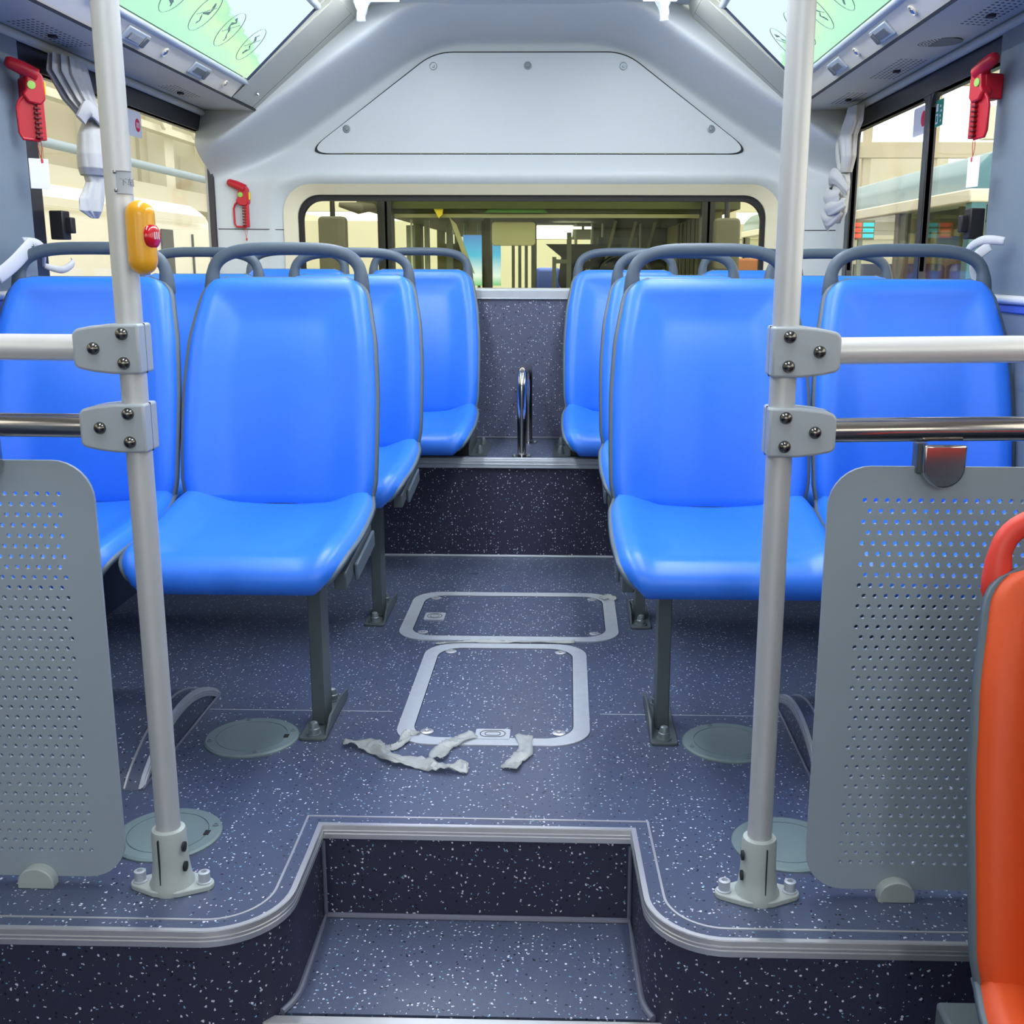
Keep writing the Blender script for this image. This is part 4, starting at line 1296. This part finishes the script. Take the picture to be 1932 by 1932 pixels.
q = MB(); q.grid(lofts([(1.125, 3.93, 1.52, .020, .06, .14, 0), (1.12, 3.95, 1.47, .024, .085, .12, .1), (1.115, 3.98, 1.43, .022, .075, .12, .2), (1.11, 3.93, 1.36, .020, .05, .10, .3), (1.11, 3.95, 1.31, .018, .035, .05, .3)], pleats=5)); link('gathered_top', q, 'curtain', cr, smooth=60)
q = MB(); q.grid(lofts([(1.11, 3.97, 1.32, .014, .030, .06, 0), (1.105, 3.98, 1.28, .024, .065, .06, .2), (1.10, 3.99, 1.23, .028, .080, .05, .4), (1.10, 3.98, 1.18, .024, .060, .06, .6), (1.10, 4.0, 1.145, .014, .030, .1, .8)], pleats=4)); link('knot', q, 'curtain', cr, smooth=60)
for P, wv in (([(1.10, 3.87, 1.24), (1.075, 3.93, 1.29), (1.07, 4.0, 1.30), (1.09, 4.07, 1.27)], .055),
              ([(1.10, 4.08, 1.27), (1.07, 4.04, 1.24), (1.062, 3.97, 1.225), (1.08, 3.89, 1.23)], .060),
              ([(1.095, 3.87, 1.21), (1.065, 3.93, 1.195), (1.062, 4.0, 1.20), (1.085, 4.07, 1.235)], .050),
              ([(1.085, 4.06, 1.215), (1.06, 4.03, 1.175), (1.068, 3.97, 1.155), (1.09, 3.90, 1.185)], .045),
              ([(1.08, 4.04, 1.18), (1.07, 4.035, 1.15), (1.08, 4.02, 1.125)], .035)):
    band(P, wv, 'curtain', 'knot_fold', cr, .25, .002, (-1, 0, 0))
q = MB(); q.tube(catmull([(1.10, 4.0, 1.31), (1.10, 4.06, 1.39), (1.11, 4.09, 1.45)], 6), .016, 8, flat=(.3, (1, 0, 0))); link('cord_loop', q, 'curtain', cr)
# curtain tie straps by the pillars
g_ = 'curtain ties'
tl = thing('curtain_tie', 'pale folded curtain tie strap with a press stud on the left pillar near the sill', 'strap', (-1.12, 2.6, 1.0), g_)
band([(-1.10, 2.47, .970), (-1.085, 2.52, 1.0), (-1.08, 2.57, 1.028), (-1.085, 2.61, 1.045)], .034, 'strap_white', 'strap_end', tl, .12, 0, (1, -.5, 0), .9)
band([(-1.10, 2.60, 1.050), (-1.085, 2.64, 1.045), (-1.09, 2.68, 1.03), (-1.12, 2.74, 1.00)], .026, 'strap_white', 'strap_loop', tl, .3, 0, (1, -.4, .2), .7)
q = MB(); q.lathe([(.004, 0), (.003, .002), (.001, .0025)], (-1.078, 2.60, 1.04), 10, 'x', 1); link('press_stud', q, 'chrome', tl)
o = band([(-1.12, 2.74, .995), (-1.09, 2.77, .985), (-1.08, 2.81, 1.0), (-1.10, 2.85, 1.008)], .018, 'strap_white', 'curtain_tie', None, .3, 0, (1, -.3, 0), .6)
tag(o, 'small pale tie end behind the grab arch of the left front seat', 'strap', g_)
tr = thing('curtain_tie', 'pale folded curtain tie strap curling from the right pillar near the sill', 'strap', (1.12, 2.6, 1.0), g_)
band([(1.13, 2.54, 1.055), (1.10, 2.59, 1.058), (1.09, 2.65, 1.04), (1.10, 2.69, 1.015)], .022, 'strap_white', 'strap_loop', tr, .3, 0, (-1, -.4, .2), .7)
band([(1.11, 2.57, 1.045), (1.09, 2.60, 1.02), (1.09, 2.60, .985), (1.10, 2.585, .96)], .026, 'strap_white', 'strap_end', tr, .12, 0, (-1, -.5, 0), .8)
# window stickers
st_ = thing('window_sticker', 'pale sticker with a round red emblem on the rear left window', 'sticker', (-1.18, 3.59, 1.42))
q = MB(); q.prism(rrect(3.475, 3.625, 1.385, 1.463, .008, 3), -1.1852, -1.1845, 'yz'); link('sticker_film', q, 'white_card', st_, smooth=0)
q = MB(); q.lathe([(.020, 0), (.020, .0005)], (-1.1842, 3.592, 1.422), 24, 'x', 1); o = link('red_disc', q, 'sign_red', st_, smooth=0)
q = MB()
for k in range(4): q.box(-1.1836, -1.1832, 3.580 + k * .007, 3.583 + k * .007, 1.414, 1.430)
link('disc_lettering', q, 'white_card', st_, smooth=0)
st_ = thing('window_sticker', 'pale sticker with a round red emblem on the rear right window', 'sticker', (1.18, 3.42, 1.40))
q = MB(); q.prism(rrect(3.33, 3.47, 1.372, 1.452, .008, 3), 1.1845, 1.1852, 'yz'); link('sticker_film', q, 'white_card', st_, smooth=0)
q = MB(); q.lathe([(.022, 0), (.022, .0005)], (1.1842, 3.375, 1.415), 24, 'x', -1); link('red_disc', q, 'sign_red', st_, smooth=0)
st_ = thing('exit_sticker', 'green exit sticker with white pictogram on the right window pane', 'sticker', (1.18, 3.26, 1.41))
q = MB(); q.prism(rrect(3.205, 3.268, 1.378, 1.448, .003, 2), 1.1842, 1.1852, 'yz'); link('sticker_film', q, 'sign_green', st_, smooth=0)
q = MB()
for (a, b, c, d) in ((3.242, 3.262, 1.385, 1.412), (3.244, 3.260, 1.418, 1.438)): q.box(1.1832, 1.1838, a, b, c, d)
for k in range(4): q.box(1.1832, 1.1838, 3.214 + (k % 2) * .006, 3.224 + (k % 2) * .006, 1.388 + k * .013, 1.394 + k * .013)
link('pictogram', q, 'white_card', st_, smooth=0)
q = MB(); q.box(1.1822, 1.1832, 3.247, 3.256, 1.390, 1.407); link('pictogram_figure', q, 'sign_green', st_, smooth=0)
#EXTERIOR
exec_ext = True

# ------------------------------------------------------------------ outdoors
GZ = -1.05
mb = MB(); mb.box(-30, 30, -20, 45, GZ - .1, GZ)
struct('ground', 'pale concrete yard outside the bus', mb, 'concrete', smooth=0)
# depot wall on the left with columns, beams, pipe
dw = struct('wall_outside_left', 'pale depot hall side beyond the left windows')
mb = MB(); mb.box(-8.2, -8.0, -10, 34, GZ, 5.2); link('hall_cladding', mb, 'hall_wall', dw, smooth=0)
for k in range(14):
    mb = MB(); mb.box(-8.0, -7.6, -8 + k * 3.0, -7.5 + k * 3.0, GZ, 4.6); link('hall_column', mb, 'hall_white', dw, smooth=0)
for k in range(10):
    mb = MB(); mb.box(-8.0, -7.93, -6.4 + k * 4, -5.2 + k * 4, GZ + .5, 4.2); link('hall_bay_panel', mb, 'hall_beige', dw, smooth=0)
for z, h, x in ((2.05, .35, -7.3), (3.35, .12, -7.3), (4.1, .2, -7.4), (4.6, .12, -7.0)):
    mb = MB(); mb.box(x - .2, x, -10, 34, z, z + h); link('hall_beam', mb, 'hall_white', dw, smooth=0)
mb = MB(); mb.tube([(-7.0, -10, 2.62), (-7.0, 34, 2.62)], .07, 10); link('hall_pipe', mb, 'pipe_blue', dw)
for k in range(24):
    y = -8 + k * 1.7
    mb = MB(); mb.tube([(-7.2, y, 3.4), (-7.2, y + .85, 4.15), (-7.2, y + 1.7, 3.4)], .035, 6); link('truss_brace', mb, 'hall_white', dw)
# white van
van = thing('white_bus', 'white coach parked beyond the rear left window', 'bus', (-5.2, 9, GZ))
mb = MB(); mb.prism([(-4.0, GZ + .3), (-4.0, 1.35), (-4.08, 1.55), (-4.25, 1.66), (-6.2, 1.66), (-6.4, 1.5), (-6.4, GZ + .3)], 7.0, 13.3, 'xz'); link('body', mb, 'van_white', van, bevel=.08, seg=3)
mb = MB(); mb.box(-3.995, -3.985, 11.5, 11.85, .75, 1.35); link('side_window', mb, 'bus_black', van, bevel=.01)
mb = MB(); mb.box(-3.995, -3.985, 12.45, 12.49, .5, 1.32); link('door_joint', mb, 'bus_black', van, smooth=0)
mb = MB(); mb.box(-3.995, -3.97, 7.1, 12.9, 1.45, 1.52); link('roof_gutter', mb, 'van_white', van, smooth=0)
for y in (8.2, 12.2):
    mb = MB(); mb.lathe([(.45, 0), (.45, .25)], (-4.0, y, GZ + .45), 24, 'x', -1); link('wheel', mb, 'bus_black', van)

# grid windows hall on the right and behind
hr_ = struct('wall_outside_right', 'yellowish glazed hall seen through the right windows')
YH = 22
for k in range(16):
    mb = MB(); mb.box(2 + k * 1.25, 2.14 + k * 1.25, YH, YH + .15, 1.5, 7.5); link('hall_mullion', mb, 'hall_beige', hr_, smooth=0)
for z in (1.5, 3.0, 4.3, 5.6):
    mb = MB(); mb.box(2, 22, YH - .05, YH + .15, z, z + .28); link('hall_transom', mb, 'hall_beige', hr_, smooth=0)
mb = MB(); mb.box(2, 22, YH, YH + .2, GZ, 1.6); link('hall_base', mb, 'hall_wall', hr_, smooth=0)
mb = MB(); mb.box(5.5, 22, 15, 15.2, 2.6, 3.0); link('hall_girder', mb, 'hall_white', hr_, smooth=0)

# teal bus
tb = thing('teal_bus', 'teal and white bus parked outside the right windows', 'bus', (3.8, 9, GZ))
side = 2.6; fy = 7.0
mb = MB(); mb.prism([(side, 1.42), (side + .02, 1.58), (side + .12, 1.68), (side + .4, 1.73), (4.7, 1.73), (5.0, 1.6), (5.05, 1.42)], fy, fy + 9, 'xz'); link('roof_body', mb, 'teal_paint', tb, bevel=.03, seg=3)
mb = MB(); mb.prism([(side - .01, 1.38), (side - .01, 1.46), (side + .2, 1.46), (side + .2, 1.38)], fy - .01, fy + 9, 'xz'); link('white_gutter', mb, 'van_white', tb, bevel=.01)
mb = MB(); mb.box(side, 5.05, fy, fy + 9, GZ + .3, .55); link('lower_body', mb, 'teal_light', tb, bevel=.03)
for y in (fy, fy + 1.5, fy + 3.3, fy + 5.2, fy + 7.0, fy + 8.9):
    mb = MB(); mb.box(side + .01, side + .10, y, y + .10, .5, 1.42); link('window_pillar', mb, 'teal_paint' if y == fy else 'bus_black', tb, smooth=0)
mb = MB(); mb.box(side + .02, side + .03, fy + .1, fy + 8.9, .55, 1.4); link('side_glass', mb, 'windshield', tb, smooth=0)
mb = MB(); mb.box(side + .1, 5.0, fy + .02, fy + .04, .35, 1.5); link('windscreen', mb, 'windshield', tb, smooth=0)
mb = MB(); mb.box(side + .12, 4.95, fy + .5, fy + .55, 1.28, 1.5); link('destination_box', mb, 'bus_black', tb, smooth=0)
mb = MB(); mb.tube([(side + .25, fy - .02, 1.34), (4.9, fy - .02, 1.36)], .012, 6); link('windscreen_wiper', mb, 'van_white', tb)
mb = MB(); mb.box(side + .3, 4.95, fy + .8, fy + 8.8, .5, .55); mb.box(4.9, 5.0, fy + .3, fy + 8.9, .5, 1.45); link('interior_lining', mb, 'olive_mid', tb, smooth=0)
for k in range(4):
    for xx in (3.0, 3.9):
        mb = MB(); mb.box(xx, xx + .42, fy + 1.4 + k * 1.4, fy + 1.5 + k * 1.4, .5, 1.02); link('passenger_seat', mb, 'seat_far_blue', tb, bevel=.04)
mb = MB(); mb.tube([(2.95, fy + .7, .5), (2.95, fy + .7, 1.45)], .02, 8); mb.tube([(2.95, fy + .7, 1.1), (3.6, fy + .7, 1.14)], .02, 8); link('inner_pole', mb, 'post_green', tb)
mb = MB(); mb.box(2.72, 2.80, fy - .25, fy - .15, 1.05, 1.25); link('marker_lamp', mb, 'lamp_orange', tb, bevel=.02)
# small lit sign beyond
sg = thing('led_sign', 'small lit red and cyan sign glimpsed through the right rear window', 'sign', (3.3, 11.5, .9))
for i, (x0, x1, m_) in enumerate(((2.255, 2.335, 'sign_led_red'), (2.35, 2.425, 'sign_led_cyan'))):
    for j in range(3):
        mb = MB(); mb.box(x0, x1, 8.5 - .02, 8.5, 1.205 + j * .04, 1.232 + j * .04); link('led_row', mb, m_, sg, smooth=0)
mb = MB(); mb.box(2.245, 2.435, 8.5, 8.55, 1.19, 1.33); link('sign_case', mb, 'olive_mid', sg, smooth=0)
mb = MB(); mb.tube([(2.34, 8.53, 1.2), (2.34, 8.53, GZ)], .02, 8); link('sign_post', mb, 'post_green', sg)

# bus parked nose-to-tail behind
rb = thing('bus_behind', 'bus with big windscreen parked right behind, seen through the rear window', 'bus', (.05, 6.2, GZ))
y = 6.2
mb = MB(); mb.prism([(-1.0, 1.30), (-1.0, 1.9), (1.1, 1.9), (1.1, 1.30)], y + .05, y + 7.5, 'xz'); link('roof_shell', mb, 'dark_olive', rb, smooth=0)
mb = MB(); mb.prism([(-.86, 1.255), (.96, 1.255), (.96, 1.275), (-.86, 1.275)], y + .1, y + .13, 'xz'); link('header_rail', mb, 'visor_olive', rb, smooth=0)
mb = MB(); mb.box(-.82, .92, y + .1, y + .5, 1.275, 1.45); link('header_panel', mb, 'dark_olive', rb, bevel=.01)
mb = MB(); mb.prism([(-.30, 1.28), (-.24, 1.335), (-.12, 1.345), (.0, 1.33), (.05, 1.28)], y + .07, y + .10, 'xz'); link('green_cloth', mb, 'leaf_green', rb, bevel=.005)
for xx, zz in ((-.60, 1.2), (-.50, 1.19), (-.08, 1.22), (.22, 1.21), (.34, 1.2), (.42, 1.21), (.70, 1.2)):
    mb = MB(); mb.tube([(xx, y + 2.2, .6), (xx, y + 2.2, 1.4)], .011, 8); link('grab_rail', mb, 'post_green', rb)
for k in range(3):
    mb = MB(); mb.prism([(.45 + k * .13, 1.27), (.47 + k * .13, 1.27), (.40 + k * .13, 1.0), (.385 + k * .13, 1.0)], y + .9 + k * .1, y + .92 + k * .1, 'xz'); link('hanging_strap', mb, 'visor_olive', rb, smooth=0)
mb = MB(); mb.prism([(-.60, 1.34), (-.52, 1.34), (-.53, 1.27), (-.55, 1.25)], y + .06, y + .09, 'xz'); link('gold_reflection', mb, 'yellow', rb, smooth=0)  # diagonal gold strips: windscreen reflections put in as coloured plates
mb = MB(); mb.prism([(-.50, 1.26), (-.46, 1.22), (-.36, .95), (-.40, .98)], y + .12, y + .14, 'xz'); link('gold_reflection', mb, 'visor_olive', rb, smooth=0)
for x0, x1, mm in ((-.875, -.80, 'bus_black'), (.885, .955, 'bus_black'), (-.835, -.822, 'pipe_blue'), (.915, .928, 'pipe_blue')):
    mb = MB(); mb.box(x0, x1, y - .02, y + .10 if mm == 'bus_black' else y - .005, GZ + .5, 1.6); link('windscreen_pillar', mb, mm, rb, smooth=0)
mb = MB(); mb.box(-.80, .885, y + .03, y + .036, .3, 1.5); link('windscreen', mb, 'windshield', rb, smooth=0)
mb = MB(); mb.box(-1.0, 1.1, y, y + .4, GZ + .3, .62); link('front_panel', mb, 'bus_black', rb, bevel=.03)
mb = MB(); mb.box(-1.05, -.98, y + .2, y + 7.5, GZ + .3, .66); mb.box(1.05, 1.12, y + .2, y + 7.5, GZ + .3, .9); link('side_panel', mb, 'olive_mid', rb, smooth=0)
mb = MB(); mb.box(.98, 1.05, y + .4, y + 7.5, .9, 1.35); link('curtained_side', mb, 'olive_mid', rb, smooth=0)
for k in range(12):
    mb = MB(); mb.box(.93, .98, y + .5 + k * .12, y + .55 + k * .12, .6, 1.28); link('curtain_fold', mb, 'visor_olive' if k % 2 else 'mirror_back', rb, bevel=.01)
for k in range(4):
    mb = MB(); mb.box(-1.04, -.98, y + 1.0 + k * 1.6, y + 1.15 + k * 1.6, .6, 1.35); link('side_pillar', mb, 'dark_olive', rb, smooth=0)
mb = MB(); mb.box(-.60, -.56, y + .9, y + .94, .5, 1.25); mb.box(-.70, -.67, y + .6, y + .63, .5, 1.26); mb.box(-.765, -.72, y + .3, y + .34, .5, 1.22); link('door_post', mb, 'post_green', rb, smooth=0)
mb = MB(); mb.tube([(-.735, y + .3, .6), (-.735, y + .3, 1.25)], .006, 6); link('bright_strip', mb, 'van_white', rb)
mb = MB(); mb.box(-.66, -.50, y + .95, y + .97, .85, 1.13); link('fare_box', mb, 'olive_mid', rb, smooth=0)
mb = MB(); mb.box(-.40, -.335, y + 1.2, y + 1.26, .5, 1.28); mb.box(-.355, -.315, y + .8, y + .84, .5, 1.28); link('partition_post', mb, 'mirror_back', rb, smooth=0)
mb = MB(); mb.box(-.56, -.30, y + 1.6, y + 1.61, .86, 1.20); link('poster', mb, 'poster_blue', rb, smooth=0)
for k in range(4):
    mb = MB(); mb.tube([(-.19 + k * .042, y + 1.1, .6), (-.19 + k * .042, y + 1.1, 1.14)], .010, 8); link('partition_bar', mb, 'post_green', rb)
mb = MB(); mb.prism(rrect(-.265, -.02, 1.105, 1.235, .02, 4), y + .15, y + .165, 'xz'); link('sun_visor', mb, 'visor_olive', rb, bevel=.004)
mb = MB(); mb.box(-.10, .10, y + 3.0, y + 3.1, .5, .98); mb.box(.12, .30, y + 3.0, y + 3.1, .5, .96); link('passenger_seat', mb, 'seat_far_blue', rb, bevel=.03)
mb = MB(); mb.prism([(.02, 1.13), (.12, 1.05), (.10, .9), (.18, .70), (.55, .70), (.50, 1.13)], y + 1.0, y + 1.1, 'xz'); link('driver_bulkhead', mb, 'bus_black', rb, smooth=0)
mb = MB(); mb.box(.065, .09, y + .9, y + .93, .6, 1.05); mb.box(.155, .185, y + .9, y + .93, .6, 1.20); mb.box(.065, .185, y + .895, y + .93, 1.01, 1.035); link('driver_rail', mb, 'post_green', rb, smooth=0)
mb = MB(); mb.box(.36, .62, y + 1.3, y + 1.34, .7, 1.18); link('driver_partition', mb, 'cover_green', rb, smooth=0)
mb = MB()
for i in range(3):
    for j in range(4): mb.lathe([(.006, 0), (.006, .003)], (.235 + j * .022, y + .99, .92 + i * .055), 8, 'y', -1)
link('partition_vents', mb, 'visor_olive', rb)
mb = MB(); mb.tube([(.5 + .16 * math.cos(2 * PI * k / 24), y + .55 + .05 * math.sin(2 * PI * k / 24), .93 + .13 * math.sin(2 * PI * k / 24)) for k in range(24)], .012, 8, closed=True); link('steering_wheel', mb, 'bus_black', rb)
mb = MB(); mb.box(.06, .26, y + 2.0, y + 2.03, 1.255, 1.27); mb.box(.28, .33, y + 2.0, y + 2.03, 1.255, 1.27); mb.box(-.2, .2, y + 2.6, y + 6.5, 1.285, 1.295); link('interior_lamp', mb, 'shelter_strip', rb, smooth=0)
mb = MB(); mb.box(-.8, .9, y + .3, y + 7.5, .45, .5); link('interior_floor', mb, 'dark_olive', rb, smooth=0)
mb = MB(); mb.box(.35, .98, y + 3.2, y + 3.3, .6, 1.3); link('rear_partition', mb, 'dark_olive', rb, smooth=0)
# its two mirrors on arms
for s, x0, x1, z0, z1 in ((-1, -1.115, -.975, .935, 1.24), (1, .905, 1.035, .975, 1.235)):
    mr = rb
    mb = MB(); mb.prism(rrect(x0, x1, z0, z1, .022, 5), 5.78, 5.86, 'xz'); link('mirror_housing', mb, 'mirror_back', mr, bevel=.012, seg=3)
    xm = (x0 + x1) / 2
    mb = MB(); mb.tube([(xm, 5.82, z1 - .02), (xm, 5.82, 1.42), (s * .9 + .03, 6.1, 1.46)], .014, 8); link('mirror_arm', mb, 'bus_black', mr)
    if s < 0:
        mb = MB(); mb.tube([(xm + .03, 5.85, 1.30), (xm + .12, 5.9, 1.285), (-.89, 6.12, 1.30)], [.012, .03, .02], 10); link('mirror_bracket', mb, 'mirror_back', mr)
# things beyond on either side of it
mb = MB(); mb.box(1.3, 2.45, 9.6, 10.2, GZ, 1.06)
tag(link('orange_container', mb, 'brick_orange', bevel=.02), 'orange box container seen at the right corner of the rear window', 'container')
wb = struct('wall_outside_back', 'cream depot wall far behind')
mb = MB(); mb.box(-8, 2, 24, 24.2, GZ, 1.9); link('depot_wall', mb, 'hall_white', wb, smooth=0)
mb = MB(); mb.box(-8, 8, 24.0, 24.3, 2.1, 3.2); link('depot_fascia', mb, 'hall_white', wb, smooth=0)
